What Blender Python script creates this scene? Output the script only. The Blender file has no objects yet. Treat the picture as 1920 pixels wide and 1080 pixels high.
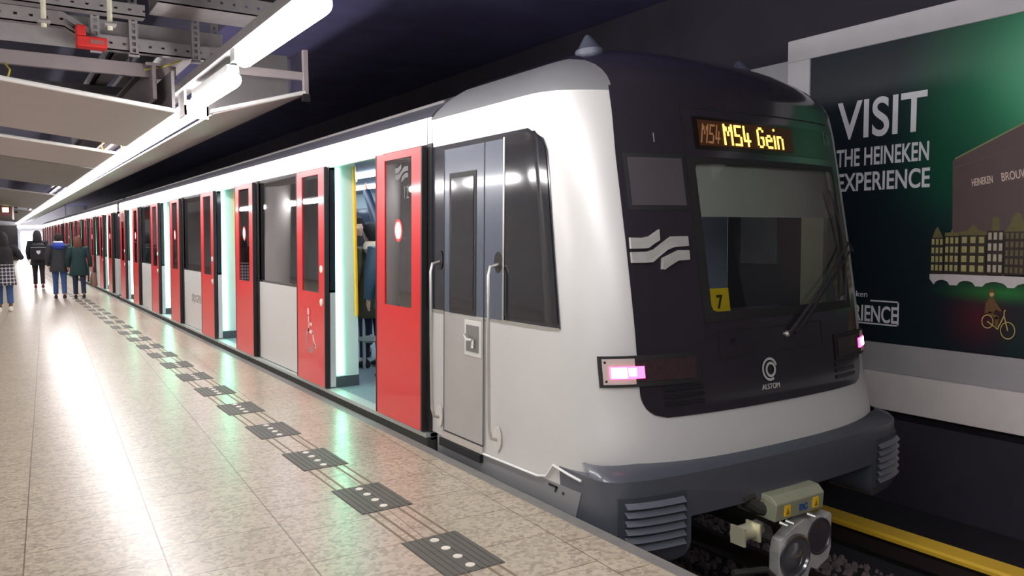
import bpy, math, random
from mathutils import Matrix, Vector
random.seed(4)
SC = bpy.context.scene
COL = SC.collection
PI = math.pi

# ------------------------------------------------------------------ camera
cam_data = bpy.data.cameras.new('camera')
cam = bpy.data.objects.new('camera', cam_data)
COL.objects.link(cam)
R_ = Vector((0.8343327969831078, -0.55122144814352, -0.006610520774100158))
U_ = Vector((0.04247767234533606, 0.0523292887476635, 0.9977260610464607))
F_ = Vector((0.5496220803701999, 0.8327163746713068, -0.06707464590893686))
m = Matrix.Identity(4)
for i in range(3):
    m[i][0], m[i][1], m[i][2] = R_[i], U_[i], -F_[i]
m.translation = Vector((-2.908, 0.0, 1.688))
cam.matrix_world = m
cam_data.sensor_fit = 'HORIZONTAL'
cam_data.sensor_width = 36.0
cam_data.lens = 1472.3 / 1920 * 36.0
cam_data.clip_start = 0.05
cam_data.clip_end = 300
SC.camera = cam

# ------------------------------------------------------------------ world + exposure
SC.view_settings.view_transform = 'Standard'
SC.view_settings.look = 'None'
SC.view_settings.gamma = 1.0
SC.view_settings.exposure = 0.6
SC.view_settings.use_curve_mapping = False
w = bpy.data.worlds.new('station_air')
SC.world = w
w.use_nodes = True
w.node_tree.nodes['Background'].inputs[0].default_value = (0.75, 0.7, 1.0, 1)
w.node_tree.nodes['Background'].inputs[1].default_value = 0.12
TUBE_POWER = 26.0        # radiance of the platform tubes
CAR_POWER = 10.0          # ceiling lights in the train
STRIP_POWER = 8.0        # door light strips

# ------------------------------------------------------------------ materials
def lin(c):
    return tuple(((v / 255) / 12.92 if v / 255 <= .04045 else ((v / 255 + .055) / 1.055) ** 2.4) for v in c)

MATS = {}
def mat(name, rgb, rough=.5, metal=0.0, noise=.06, scale=8.0, bump=0.0, coat=0.0, spec=.5, srgb=True):
    if name in MATS: return MATS[name]
    c = lin(rgb) if srgb else rgb
    M = bpy.data.materials.new(name); M.use_nodes = True
    nt = M.node_tree; b = nt.nodes['Principled BSDF']
    b.inputs['Roughness'].default_value = rough
    b.inputs['Metallic'].default_value = metal
    b.inputs['Specular IOR Level'].default_value = spec
    b.inputs['Coat Weight'].default_value = coat
    b.inputs['Coat Roughness'].default_value = .08
    tc = nt.nodes.new('ShaderNodeTexCoord'); nz = nt.nodes.new('ShaderNodeTexNoise')
    nz.inputs['Scale'].default_value = scale; nz.inputs['Detail'].default_value = 5
    nt.links.new(tc.outputs['Object'], nz.inputs['Vector'])
    mx = nt.nodes.new('ShaderNodeMix'); mx.data_type = 'RGBA'
    mx.inputs[6].default_value = (*[v * (1 - noise * 2) for v in c], 1)
    mx.inputs[7].default_value = (*[min(1, v * (1 + noise * 2)) for v in c], 1)
    nt.links.new(nz.outputs['Fac'], mx.inputs[0]); nt.links.new(mx.outputs[2], b.inputs['Base Color'])
    if bump:
        bp = nt.nodes.new('ShaderNodeBump'); bp.inputs['Strength'].default_value = bump; bp.inputs['Distance'].default_value = .01
        nt.links.new(nz.outputs['Fac'], bp.inputs['Height']); nt.links.new(bp.outputs['Normal'], b.inputs['Normal'])
    MATS[name] = M
    return M

def emit(name, rgb, power):
    if name in MATS: return MATS[name]
    M = bpy.data.materials.new(name); M.use_nodes = True
    nt = M.node_tree; nt.nodes.remove(nt.nodes['Principled BSDF'])
    e = nt.nodes.new('ShaderNodeEmission'); e.inputs[0].default_value = (*rgb, 1); e.inputs[1].default_value = power
    nt.links.new(e.outputs[0], nt.nodes['Material Output'].inputs[0])
    MATS[name] = M
    return M

def glass(name, tint, refl=.10, rough=.02):
    if name in MATS: return MATS[name]
    M = bpy.data.materials.new(name); M.use_nodes = True
    nt = M.node_tree; nt.nodes.remove(nt.nodes['Principled BSDF'])
    t = nt.nodes.new('ShaderNodeBsdfTransparent'); t.inputs[0].default_value = (*tint, 1)
    g = nt.nodes.new('ShaderNodeBsdfGlossy'); g.inputs['Roughness'].default_value = rough; g.inputs[0].default_value = (.95, .95, 1, 1)
    lw = nt.nodes.new('ShaderNodeFresnel'); lw.inputs[0].default_value = 1.5
    ad = nt.nodes.new('ShaderNodeMath'); ad.operation = 'ADD'; ad.use_clamp = True; ad.inputs[1].default_value = refl
    mx = nt.nodes.new('ShaderNodeMixShader')
    nt.links.new(lw.outputs[0], ad.inputs[0]); nt.links.new(ad.outputs[0], mx.inputs[0])
    nt.links.new(t.outputs[0], mx.inputs[1]); nt.links.new(g.outputs[0], mx.inputs[2])
    nt.links.new(mx.outputs[0], nt.nodes['Material Output'].inputs[0])
    MATS[name] = M
    return M

def floor_material():
    M = bpy.data.materials.new('granite_tiles'); M.use_nodes = True
    nt = M.node_tree; b = nt.nodes['Principled BSDF']; L = nt.links.new
    tc = nt.nodes.new('ShaderNodeTexCoord')
    mp = nt.nodes.new('ShaderNodeMapping')
    mp.inputs['Rotation'].default_value = (0, 0, PI / 2 + .049)
    mp.inputs['Location'].default_value = (.12, -.13, 0)
    L(tc.outputs['Object'], mp.inputs[0])
    br = nt.nodes.new('ShaderNodeTexBrick')
    br.inputs['Scale'].default_value = 1.0; br.inputs['Brick Width'].default_value = .46; br.inputs['Row Height'].default_value = .64
    br.inputs['Mortar Size'].default_value = .0045; br.inputs['Mortar Smooth'].default_value = .3; br.offset = .37
    br.inputs['Color1'].default_value = (*lin((186, 177, 159)), 1); br.inputs['Color2'].default_value = (*lin((179, 170, 152)), 1)
    br.inputs['Mortar'].default_value = (*lin((122, 104, 84)), 1)
    L(mp.outputs[0], br.inputs['Vector'])
    # speckles
    vo = nt.nodes.new('ShaderNodeTexVoronoi'); vo.inputs['Scale'].default_value = 42
    L(tc.outputs['Object'], vo.inputs['Vector'])
    rp = nt.nodes.new('ShaderNodeValToRGB')
    rp.color_ramp.elements[0].position = .0; rp.color_ramp.elements[0].color = (.48, .42, .37, 1)
    rp.color_ramp.elements[1].position = .75; rp.color_ramp.elements[1].color = (1.05, 1.0, .94, 1)
    sp = nt.nodes.new('ShaderNodeSeparateColor'); L(vo.outputs['Color'], sp.inputs[0]); L(sp.outputs[0], rp.inputs[0])
    nz = nt.nodes.new('ShaderNodeTexNoise'); nz.inputs['Scale'].default_value = 1.3; nz.inputs['Detail'].default_value = 6
    L(tc.outputs['Object'], nz.inputs['Vector'])
    mu = nt.nodes.new('ShaderNodeMix'); mu.data_type = 'RGBA'; mu.blend_type = 'MULTIPLY'; mu.inputs[0].default_value = .72
    L(br.outputs['Color'], mu.inputs[6]); L(rp.outputs[0], mu.inputs[7])
    r2 = nt.nodes.new('ShaderNodeValToRGB'); r2.color_ramp.elements[0].position = .3; r2.color_ramp.elements[0].color = (.94, .93, .92, 1)
    r2.color_ramp.elements[1].position = .7; r2.color_ramp.elements[1].color = (1, 1, 1, 1); L(nz.outputs['Fac'], r2.inputs[0])
    m2 = nt.nodes.new('ShaderNodeMix'); m2.data_type = 'RGBA'; m2.blend_type = 'MULTIPLY'; m2.inputs[0].default_value = 1
    L(mu.outputs[2], m2.inputs[6]); L(r2.outputs[0], m2.inputs[7]); L(m2.outputs[2], b.inputs['Base Color'])
    mr = nt.nodes.new('ShaderNodeMapRange'); mr.inputs[3].default_value = .27; mr.inputs[4].default_value = .29
    L(nz.outputs['Fac'], mr.inputs[0]); L(mr.outputs[0], b.inputs['Roughness'])
    b.inputs['Specular IOR Level'].default_value = .6
    bp = nt.nodes.new('ShaderNodeBump'); bp.inputs['Strength'].default_value = .12; bp.inputs['Distance'].default_value = .004
    L(br.outputs['Fac'], bp.inputs['Height']); bp.invert = True; L(bp.outputs[0], b.inputs['Normal'])
    return M

SILVER = mat('silver_paint', (206, 205, 202), .34, .2, .015, 3)
SILVER2 = mat('grey_paint', (128, 128, 130), .4, .2, .03, 3)
SKIRT = mat('dark_grey_paint', (80, 83, 91), .35, .1, .04, 5, coat=.3)
ROOF = mat('roof_paint', (66, 66, 74), .5, .1, .05, 4)
BLACK = mat('mask_gloss_black', (42, 38, 44), .16, 0, .03, 3, coat=.6)
BAND = mat('window_band_black', (40, 42, 50), .12, 0, .03, 3, coat=.6)
RUB = mat('rubber', (28, 27, 28), .6, 0, .05, 20)
RED = mat('door_red', (214, 26, 34), .3, 0, .02, 3, coat=.4)
STEEL = mat('brushed_steel', (205, 203, 198), .3, .8, .04, 30)
CHROME = mat('chrome', (225, 225, 225), .12, 1, .02, 5)
MINT = mat('mint_panel', (205, 226, 216), .4, 0, .02, 3)
YELLOW = mat('pole_yellow', (240, 170, 10), .35, 0, .03, 6)
INTW = mat('interior_grey', (150, 160, 170), .5, 0, .03, 4)
INTF = mat('train_floor', (120, 135, 140), .4, 0, .12, 30)
DARKB = mat('underframe_black', (22, 22, 26), .7, 0, .2, 6)
WHITE = mat('white_enamel', (225, 225, 222), .4, 0, .02, 5)
CONC = mat('concrete', (150, 148, 146), .8, 0, .12, 3, bump=.3)
GALV = mat('galvanised_steel', (138, 134, 134), .5, .3, .12, 9)
PANEL = mat('ceiling_panel_paint', (162, 152, 152), .5, 0, .03, 2)
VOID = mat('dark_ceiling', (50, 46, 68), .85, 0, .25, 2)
GLASS_SIDE = glass('side_glass', (.24, .25, .28), .24)
GLASS_DOOR = glass('door_glass', (.24, .25, .28), .22)
GLASS_FRONT = glass('front_glass', (.78, .80, .80), .03)
TUBE = emit('tube_light', (1.0, .96, .97), TUBE_POWER)
CARL = emit('car_ceiling_light', (.72, .86, 1.0), CAR_POWER)
STRIP = emit('door_light_strip', (.26, 1.0, .62), STRIP_POWER)

# ------------------------------------------------------------------ mesh helpers
class MB:
    def __init__(s): s.v = []; s.f = []; s.m = []; s.cur = 0
    def face(s, idx): s.f.append(tuple(idx)); s.m.append(s.cur)
    def add(s, pts):
        n = len(s.v); s.v.extend([tuple(p) for p in pts]); return n
    def box(s, x0, x1, y0, y1, z0, z1):
        n = s.add([(x, y, z) for z in (z0, z1) for y in (y0, y1) for x in (x0, x1)])
        for q in ((0, 2, 3, 1), (4, 5, 7, 6), (0, 1, 5, 4), (2, 6, 7, 3), (0, 4, 6, 2), (1, 3, 7, 5)): s.face([n + i for i in q])
        return s
    def prism(s, poly, vec):
        k = len(poly); n = s.add(poly); s.add([tuple(p[i] + vec[i] for i in range(3)) for p in poly])
        s.face([n + i for i in range(k)][::-1]); s.face([n + k + i for i in range(k)])
        for i in range(k):
            j = (i + 1) % k; s.face([n + i, n + j, n + k + j, n + k + i])
        return s
    def grid(s, rows, close=False):
        nc = len(rows[0]); n = s.add([p for r in rows for p in r])
        for i in range(len(rows) - 1):
            for j in range(nc - (0 if close else 1)):
                k = (j + 1) % nc
                s.face([n + i * nc + j, n + i * nc + k, n + (i + 1) * nc + k, n + (i + 1) * nc + j])
        return s
    def slab(s, rows, vec):
        nr, nc = len(rows), len(rows[0])
        a = s.add([p for r in rows for p in r]); b = s.add([tuple(p[i] + vec[i] for i in range(3)) for r in rows for p in r])
        for i in range(nr - 1):
            for j in range(nc - 1):
                q = [i * nc + j, i * nc + j + 1, (i + 1) * nc + j + 1, (i + 1) * nc + j]
                s.face([a + t for t in q]); s.face([b + t for t in q[::-1]])
        rim = [j for j in range(nc)] + [i * nc + nc - 1 for i in range(1, nr)] + [(nr - 1) * nc + j for j in range(nc - 2, -1, -1)] + [i * nc for i in range(nr - 2, 0, -1)]
        for t in range(len(rim)):
            p, q = rim[t], rim[(t + 1) % len(rim)]; s.face([a + q, a + p, b + p, b + q])
        return s
    def tube(s, pts, r, n=10, cap=True, flat=1.0):
        pts = [Vector(p) for p in pts]; rr = r if isinstance(r, (list, tuple)) else [r] * len(pts)
        rows = []; ref = None
        for i, p in enumerate(pts):
            d = (pts[min(i + 1, len(pts) - 1)] - pts[max(i - 1, 0)]).normalized()
            if ref is None: ref = Vector((0, 0, 1)) if abs(d.z) < .9 else Vector((1, 0, 0))
            a = d.cross(ref).normalized(); b = a.cross(d).normalized(); ref = b
            rows.append([tuple(p + a * rr[i] * math.cos(2 * PI * k / n) + b * rr[i] * flat * math.sin(2 * PI * k / n)) for k in range(n)])
        base = len(s.v); s.grid(rows, True)
        if cap:
            s.face([base + k for k in range(n)][::-1]); s.face([base + (len(rows) - 1) * n + k for k in range(n)])
        return s
    def lathe(s, prof, o, ax, n=24):
        o = Vector(o); ax = Vector(ax).normalized(); a = ax.orthogonal().normalized(); b = ax.cross(a)
        rows = [[tuple(o + ax * h + (a * math.cos(2 * PI * k / n) + b * math.sin(2 * PI * k / n)) * r) for k in range(n)] for r, h in prof]
        return s.grid(rows, True)
    def loft(s, rings, n=16, cap=True):   # rings: (cx, cy, z, rx, ry)
        rows = [[(cx + rx * math.cos(2 * PI * k / n), cy + ry * math.sin(2 * PI * k / n), z) for k in range(n)] for cx, cy, z, rx, ry in rings]
        base = len(s.v); s.grid(rows, True)
        if cap:
            s.face([base + k for k in range(n)][::-1]); s.face([base + (len(rows) - 1) * n + k for k in range(n)])
        return s
    def build(s, name, material, parent=None, smooth=True, bevel=0.0, sub=0, angle=.6):
        me = bpy.data.meshes.new(name); me.from_pydata(s.v, [], s.f)
        for mt in (material if isinstance(material, (list, tuple)) else [material]): me.materials.append(mt)
        if isinstance(material, (list, tuple)): me.polygons.foreach_set('material_index', s.m)
        me.update()
        o = bpy.data.objects.new(name, me); COL.objects.link(o)
        if parent: o.parent = parent
        if smooth:
            me.polygons.foreach_set('use_smooth', [True] * len(me.polygons)); me.set_sharp_from_angle(angle=angle)
        if bevel:
            b = o.modifiers.new('bevel', 'BEVEL'); b.width = bevel; b.segments = 2; b.limit_method = 'ANGLE'
        if sub:
            q = o.modifiers.new('subdivision', 'SUBSURF'); q.levels = sub; q.render_levels = sub
        return o

def tag(o, label, cat, group=None, kind=None):
    o['label'] = label; o['category'] = cat
    if group: o['group'] = group
    if kind: o['kind'] = kind
    return o
def thing(name, label, cat, loc=(0, 0, 0), rotz=0.0, group=None):
    o = bpy.data.objects.new(name, None); COL.objects.link(o); o.empty_display_size = .1
    o.location = loc; o.rotation_euler = (0, 0, rotz)
    return tag(o, label, cat, group)
def struct(o, label=None, cat=None):
    o['kind'] = 'structure'
    if label: o['label'] = label; o['category'] = cat
    return o
def plabel(o, label): o['label'] = label; return o
def copy_tree(o, parent=None):
    c = o.copy(); COL.objects.link(c)
    if parent: c.parent = parent
    for ch in list(o.children): copy_tree(ch, c)
    return c
ORD = ['first', 'second', 'third', 'fourth', 'fifth', 'sixth', 'seventh', 'eighth', 'ninth', 'tenth', 'eleventh', 'twelfth', 'thirteenth', 'fourteenth',
       'fifteenth', 'sixteenth', 'seventeenth', 'eighteenth', 'nineteenth', 'twentieth', 'twenty-first', 'twenty-second', 'twenty-third', 'twenty-fourth',
       'twenty-fifth', 'twenty-sixth', 'twenty-seventh', 'twenty-eighth', 'twenty-ninth', 'thirtieth', 'thirty-first', 'thirty-second', 'thirty-third',
       'thirty-fourth', 'thirty-fifth', 'thirty-sixth', 'thirty-seventh', 'thirty-eighth', 'thirty-ninth', 'fortieth', 'forty-first', 'forty-second',
       'forty-third', 'forty-fourth', 'forty-fifth', 'forty-sixth']

def text(name, body, size, material, M, parent, sx=1.0, bold=0.0, align='LEFT', extrude=.001):
    c = bpy.data.curves.new(name, 'FONT'); c.body = body; c.size = size; c.align_x = align; c.extrude = extrude; c.offset = bold
    tmp = bpy.data.objects.new(name, c)
    me = bpy.data.meshes.new_from_object(tmp)
    bpy.data.objects.remove(tmp); bpy.data.curves.remove(c)
    me.name = name; me.materials.clear(); me.materials.append(material)
    o = bpy.data.objects.new(name, me); COL.objects.link(o)
    o.parent = parent
    o.matrix_local = M @ Matrix.Diagonal((sx, 1, 1, 1))
    return o
def frame(origin, ex, ey):
    ex = Vector(ex).normalized(); ez = ex.cross(Vector(ey)).normalized(); ey = ez.cross(ex)
    M = Matrix.Identity(4)
    for i in range(3): M[i][0], M[i][1], M[i][2], M[i][3] = ex[i], ey[i], ez[i], origin[i]
    return M

# ================================================================== SETTING
EDGE = -.065
floor_m = floor_material()
o = MB().box(-9.6, EDGE - .085, -14, 86, -.3, 0).build('floor', floor_m, smooth=False); struct(o)
o = MB().box(EDGE - .085, EDGE, -14, 86, -.3, .001).build('trim_1', mat('kerb_stone', (118, 116, 112), .6, 0, .1, 12), smooth=False); struct(o)
o = MB().box(-9.6, EDGE - .25, -14, 86, -1.3, -.3).build('wall_platform', DARKB, smooth=False); struct(o)
o = MB().box(EDGE - .25, 8, -14, 86, -1.3, -1.05).build('floor_trackbed', mat('track_concrete', (40, 38, 42), .9, 0, .2, 4), smooth=False); struct(o)
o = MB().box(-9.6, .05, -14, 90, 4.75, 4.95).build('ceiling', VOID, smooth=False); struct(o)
o = MB().box(.05, 8, -14, 90, 4.75, 4.95).build('ceiling_track', mat('track_ceiling_lightened', (76, 72, 112), .85, 0, .25, 1.5), smooth=False); struct(o)  # same ceiling, colour lightened to make up for the shade beside the soffit
o = MB().box(-9.8, -9.6, -14, 90, -.3, 4.75).build('wall_left', mat('left_wall', (160, 158, 154), .7, 0, .1, 2), smooth=False); struct(o)
o = MB().box(4.62, 4.9, -14, 90, -1.05, 4.75).build('wall_right', mat('dark_tunnel_wall', (50, 46, 58), .85, 0, .2, 1.5), smooth=False); struct(o)
o = MB().box(-9.6, 8, -14.2, -14, -1.05, 4.75).build('wall_back', mat('back_wall', (70, 68, 72), .8, 0, .1, 2), smooth=False); struct(o)
o = MB().box(-9.6, 8, 86, 86.2, -1.05, 4.75).build('wall_end', mat('end_wall', (120, 120, 126), .6, 0, .03, 2), smooth=False); struct(o)
WALLW = mat('white_wall', (226, 220, 216), .7, 0, .07, 3)
WALLG = mat('grey_wall', (172, 170, 172), .75, 0, .07, 3)
o = MB().box(4.42, 4.62, -14, 86, .31, .6).build('trim_2', WALLG, smooth=False, bevel=.01); struct(o)
o = MB().box(4.38, 4.62, -14, 86, -.06, .31).build('trim_3', WALLW, smooth=False, bevel=.01); struct(o)
o = MB().box(4.50, 4.62, 5.60, 60, .6, 3.58).build('wall_track', WALLG, smooth=False); struct(o)

# ballast between the rails: nobody could count it
mb = MB()
for i in range(4200):
    x = random.uniform(.1, 4.3); y = random.uniform(1.6, 5.2); r = random.uniform(.015, .04)
    if min(abs(x - .78), abs(x - 2.22)) < .13 or x > 2.95: continue
    base = [(random.uniform(.6, 1.2) * r * math.cos(a), random.uniform(.6, 1.2) * r * math.sin(a)) for a in (0, 1.25, 2.5, 3.8, 5)]
    n = mb.add([(x + a, y + b, -1.05) for a, b in base] + [(x + a * .6, y + b * .6, -1.05 + r * random.uniform(.8, 1.3)) for a, b in base])
    for k in range(5): mb.face([n + k, n + (k + 1) % 5, n + 5 + (k + 1) % 5, n + 5 + k])
    mb.face([n + 5 + k for k in range(5)])
o = mb.build('ballast', mat('ballast_stone', (112, 98, 100), .85, 0, .3, 9), smooth=False)
tag(o, 'dark loose ballast stones lying on the track bed', 'ballast', kind='stuff')
for nm, x in (('near the platform', .78), ('near the far wall', 2.22)):
    mb = MB()
    prof = [(-.07, 0), (.07, 0), (.07, .012), (.012, .03), (.012, .10), (.036, .115), (.036, .15), (-.036, .15), (-.036, .115), (-.012, .10), (-.012, .03), (-.07, .012)]
    mb.prism([(x + a, -6, -1.05 + b) for a, b in prof], (0, 90, 0))
    o = mb.build('running_rail', mat('rail_steel', (88, 78, 74), .45, .7, .15, 6), smooth=False)
    tag(o, 'steel running rail of the track, the one %s' % nm, 'rail', 'running rails')
tr = thing('third_rail', 'yellow covered power rail along the trackside in front of the dark wall', 'rail', (3.1, 0, -1.05))
mb = MB(); mb.prism([(-.02, -6, .285), (.13, -6, .30), (.15, -6, .285), (.15, -6, .25), (-.03, -6, .235), (-.035, -6, .265)], (0, 84, 0))
mb.build('cover_board', mat('yellow_board', (250, 200, 60), .5, 0, .06, 2), tr, smooth=False)
mb = MB(); mb.box(.02, .10, -6, 78, .08, .22); mb.build('conductor_rail', mat('conductor', (70, 60, 56), .5, .6, .1, 5), tr, smooth=False)
for i in range(6):
    MB().box(-.02, .12, 1.2 + i * 3, 1.36 + i * 3, 0, .1).build('bracket', DARKB, tr, smooth=False)

# tactile paving: dark ribbed patches with a row of dots
dark_tile = mat('tactile_tile', (88, 84, 78), .55, 0, .12, 14)
LINEM = mat('groove_line', (128, 110, 88), .6, 0, .1, 10)
mb = MB()
for x in (-1.07, -1.01, -.87, -.81):
    mb.box(x - .008, x + .008, 1.2, 60, -.001, .0012)
o = mb.build('guide_line', LINEM, smooth=False)
tag(o, 'thin parallel guide grooves running along the platform through the dark patches', 'guide strip')
mb = MB(); mb.box(-.17, .17, 0, .53, 0, .0025)
for k in range(9):
    x = -.155 + k * .038
    if k in (4,): continue
    mb.box(x - .009, x + .009, .005, .525, .0025, .0055)
base = mb.build('tactile_patch', dark_tile, smooth=False)
STUDM = mat('white_stud', (226, 220, 205), .4, 0, .03, 9)
for k in range(4):
    s = MB(); s.lathe([(.026, .002), (.026, .007), (.02, .0095), (.0001, .0095)], (.0, .07 + k * .13, 0), (0, 0, 1), 14).build('stud', STUDM, base)
    if k == 0: s
for i in range(24):
    c = base if i == 0 else copy_tree(base)
    c.location = (-.935, 2.255 + i * 1.07, 0)
    tag(c, 'dark ribbed tactile patch with white studs, %s from the camera along the platform' % ORD[i], 'tactile paving', 'tactile patches in the platform floor')

# ================================================================== PLATFORM LIGHTS
tube_proto = None
def tube_light(x, y0, y1, z, label, wide=.072):
    global tube_proto
    t = thing('tube_light', label, 'light', (x, y0, z), 0, 'tube lights along the platform ceiling')
    L = y1 - y0
    ends = [(0.02, 0), (wide * .6, .015), (wide * .92, .05), (wide, .09), (wide, L - .09), (wide * .92, L - .05), (wide * .6, L - .015), (0.02, L)]
    MB().lathe([(r, h) for r, h in ends], (0, 0, 0), (0, 1, 0), 14).build('diffuser', TUBE, t)
    MB().box(-.05, .05, .06, L - .06, wide * .9, wide + .05).build('housing', WHITE, t, smooth=False)
    return t
tube_light(-1.155, 4.70, 6.62, 3.12, 'nearest large bare white tube light at top of the view')
tube_light(-1.135, 6.92, 8.46, 3.03, 'second bare white tube light, just before the ceiling panels start')
y = 8.62; k = 0
while y < 84:
    if not (18.4 < y < 20.1):
        tube_light(-1.12 + (y - 8) * .0012, y, y + 1.9, 2.98, 'white tube light, %s along the strip below the ceiling panels' % ORD[k], .072); k += 1
        y += 1.93
    else: y += 1.5
for i in range(5):
    tube_light(-1.155, 2.2 - i * 2.1, 4.15 - i * 2.1, 3.10, 'white tube light, %s behind the photographer over the near platform' % ORD[i])
for i in range(16):
    tube_light(-5.6, -8 + i * 2.6, -6.1 + i * 2.6, 3.0, 'white tube light, %s in the row over the opposite platform side' % ORD[i])
# strip end housing
t = thing('light_bracket', 'bright white bracket where the ceiling light strip starts', 'bracket', (-1.12, 8.5, 2.92))
MB().box(-.115, -.095, 0, .3, 0, .25).build('side_plate', WHITE, t, smooth=False)
MB().box(.095, .115, 0, .3, 0, .2).build('side_plate', WHITE, t, smooth=False)
MB().box(-.115, .115, 0, .012, -.03, .10).build('end_plate', WHITE, t, smooth=False)
t = thing('light_rail', 'long grey channel carrying the tube lights along the ceiling', 'rail', (-1.15, 0, 3.19))
MB().box(-.07, .07, -6, 80, 0.03, .11).build('channel', GALV, t, smooth=False)
MB().box(-.05, .05, 6.66, 6.80, -.06, .03).build('joint_box', WHITE, t, smooth=False)
# cross lights at the far end
t = thing('cross_light', 'white light line crossing the far end of the platform', 'light', (0, 84, 2.75))
for x_ in (-.9, 2.9): MB().box(x_ - .03, x_ + .03, .07, .13, .1, 2.0).build('hanger', GALV, t, smooth=False)
MB().box(-1, 3, 0, .2, -.12, .12).build('diffuser', TUBE, t, smooth=False)
t = thing('end_glow_panel', 'glowing white panel standing in for the brightly lit far end of the platform', 'light', (0, 85.7, 0))
MB().box(-.7, 2.0, 0, .25, .05, 2.25).build('panel', emit('end_glow', (.86, .92, 1), 5.0), t, smooth=False)  # glowing sheet stands in for the bright room at the platform end
MB().box(-.8, 2.1, .02, .28, 2.25, 2.4).build('frame', GALV, t, smooth=False)

# ================================================================== SUSPENDED CEILING
def tilted(name, x0, z0, x1, z1, y0, y1, th, m_, parent=None):
    mb = MB(); mb.prism([(x0, y0, z0), (x1, y0, z1), (x1, y0, z1 + th), (x0, y0, z0 + th)], (0, y1 - y0, 0))
    return mb.build(name, m_, parent, smooth=False, bevel=.008)
t = thing('soffit', 'sloping white soffit running along the track side of the light strip', 'ceiling soffit', (0, 8.55, 2.95))
i = 0; y = 0.0
while y < 74:
    e = min(y + 3.6, 74)
    tilted('panel', -.95, 0.0, .04, .30, y, e - .02, .025, PANEL, t); y = e
MB().tube([(-.98, 0, .03), (.03, 0, .32)], .022, 8).build('edge_tube', WHITE, t)
MB().box(-1.0, .05, .03, .09, .46, .54).build('cross_beam', PANEL, t, smooth=False)
MB().box(.02, .07, 0, .06, .24, .78).build('post', PANEL, t, smooth=False)
MB().box(.03, .06, .06, 74, .30, .78).build('side_panel', VOID, t, smooth=False)  # dark colour stands in for the shade on the track side
mb = MB(); mb.prism([(-.93, .5, .06), (.0, .5, .34), (.0, .5, .80), (-.93, .5, .80)], (0, .03, 0)); mb.build('back_plate', mat('back_plate', (120, 116, 116), .6), t, smooth=False)
MB().box(.0, .08, -.02, .03, .22, .30).build('corner_clip', DARKB, t, smooth=False)
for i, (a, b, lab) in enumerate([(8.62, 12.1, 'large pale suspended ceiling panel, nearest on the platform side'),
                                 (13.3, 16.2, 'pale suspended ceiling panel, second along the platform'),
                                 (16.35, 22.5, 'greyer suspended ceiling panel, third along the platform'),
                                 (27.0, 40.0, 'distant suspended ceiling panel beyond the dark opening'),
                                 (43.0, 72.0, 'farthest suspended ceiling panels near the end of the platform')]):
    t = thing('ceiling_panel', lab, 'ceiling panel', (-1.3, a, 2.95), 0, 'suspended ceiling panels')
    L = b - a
    mt = PANEL if i < 2 else mat('grey_ceiling_panel', (112, 106, 106), .6, 0, .08, 2)  # farther panels get a darker grey
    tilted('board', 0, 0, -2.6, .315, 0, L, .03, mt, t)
    MB().tube([(0.0, 0, .02), (-2.6, 0, .335)], .024, 8).build('edge_tube', WHITE if i < 2 else mt, t)
    if i == 0:
        MB().box(-.03, .0, 0, L, .05, .42).build('side_web', GALV, t, smooth=False)

def beam(name, label, cat, boxes, m_=GALV, group=None, names=None):
    t = thing(name, label, cat, (0, 0, 0), 0, group)
    for nm, b in boxes: MB().box(*b).build(nm, m_, t, smooth=False, bevel=.006)
    return t
beam('ceiling_beam', 'long flat steel cross beam above the nearest ceiling panel', 'beam', [('flange', (-5, -1.2, 9.05, 9.11, 3.36, 3.50)), ('web', (-5, -1.2, 9.11, 9.35, 3.49, 3.51))], mat('beam_paint', (150, 138, 140), .6, 0, .06, 4), 'steel beams in the open ceiling')
beam('ceiling_beam', 'steel cross beam farther back in the open ceiling', 'beam', [('flange', (-5, -1.2, 11.2, 11.26, 3.5, 3.6)), ('web', (-5, -1.2, 11.26, 11.5, 3.58, 3.6))], GALV, 'steel beams in the open ceiling')
beam('ceiling_beam', 'lengthwise steel beam beside the light strip above the panels', 'beam', [('web', (-1.46, -1.42, 8.9, 26, 3.12, 3.46)), ('flange', (-1.52, -1.36, 8.9, 26, 3.46, 3.49))], mat('beam_paint'
     , (150, 138, 140)), 'steel beams in the open ceiling')
beam('ceiling_beam', 'lengthwise grey beam under the cable trays', 'beam', [('web', (-1.80, -1.62, 8.95, 14, 3.60, 3.64)), ('flange', (-1.80, -1.76, 8.95, 14, 3.60, 3.76))], GALV, 'steel beams in the open ceiling')

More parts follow.
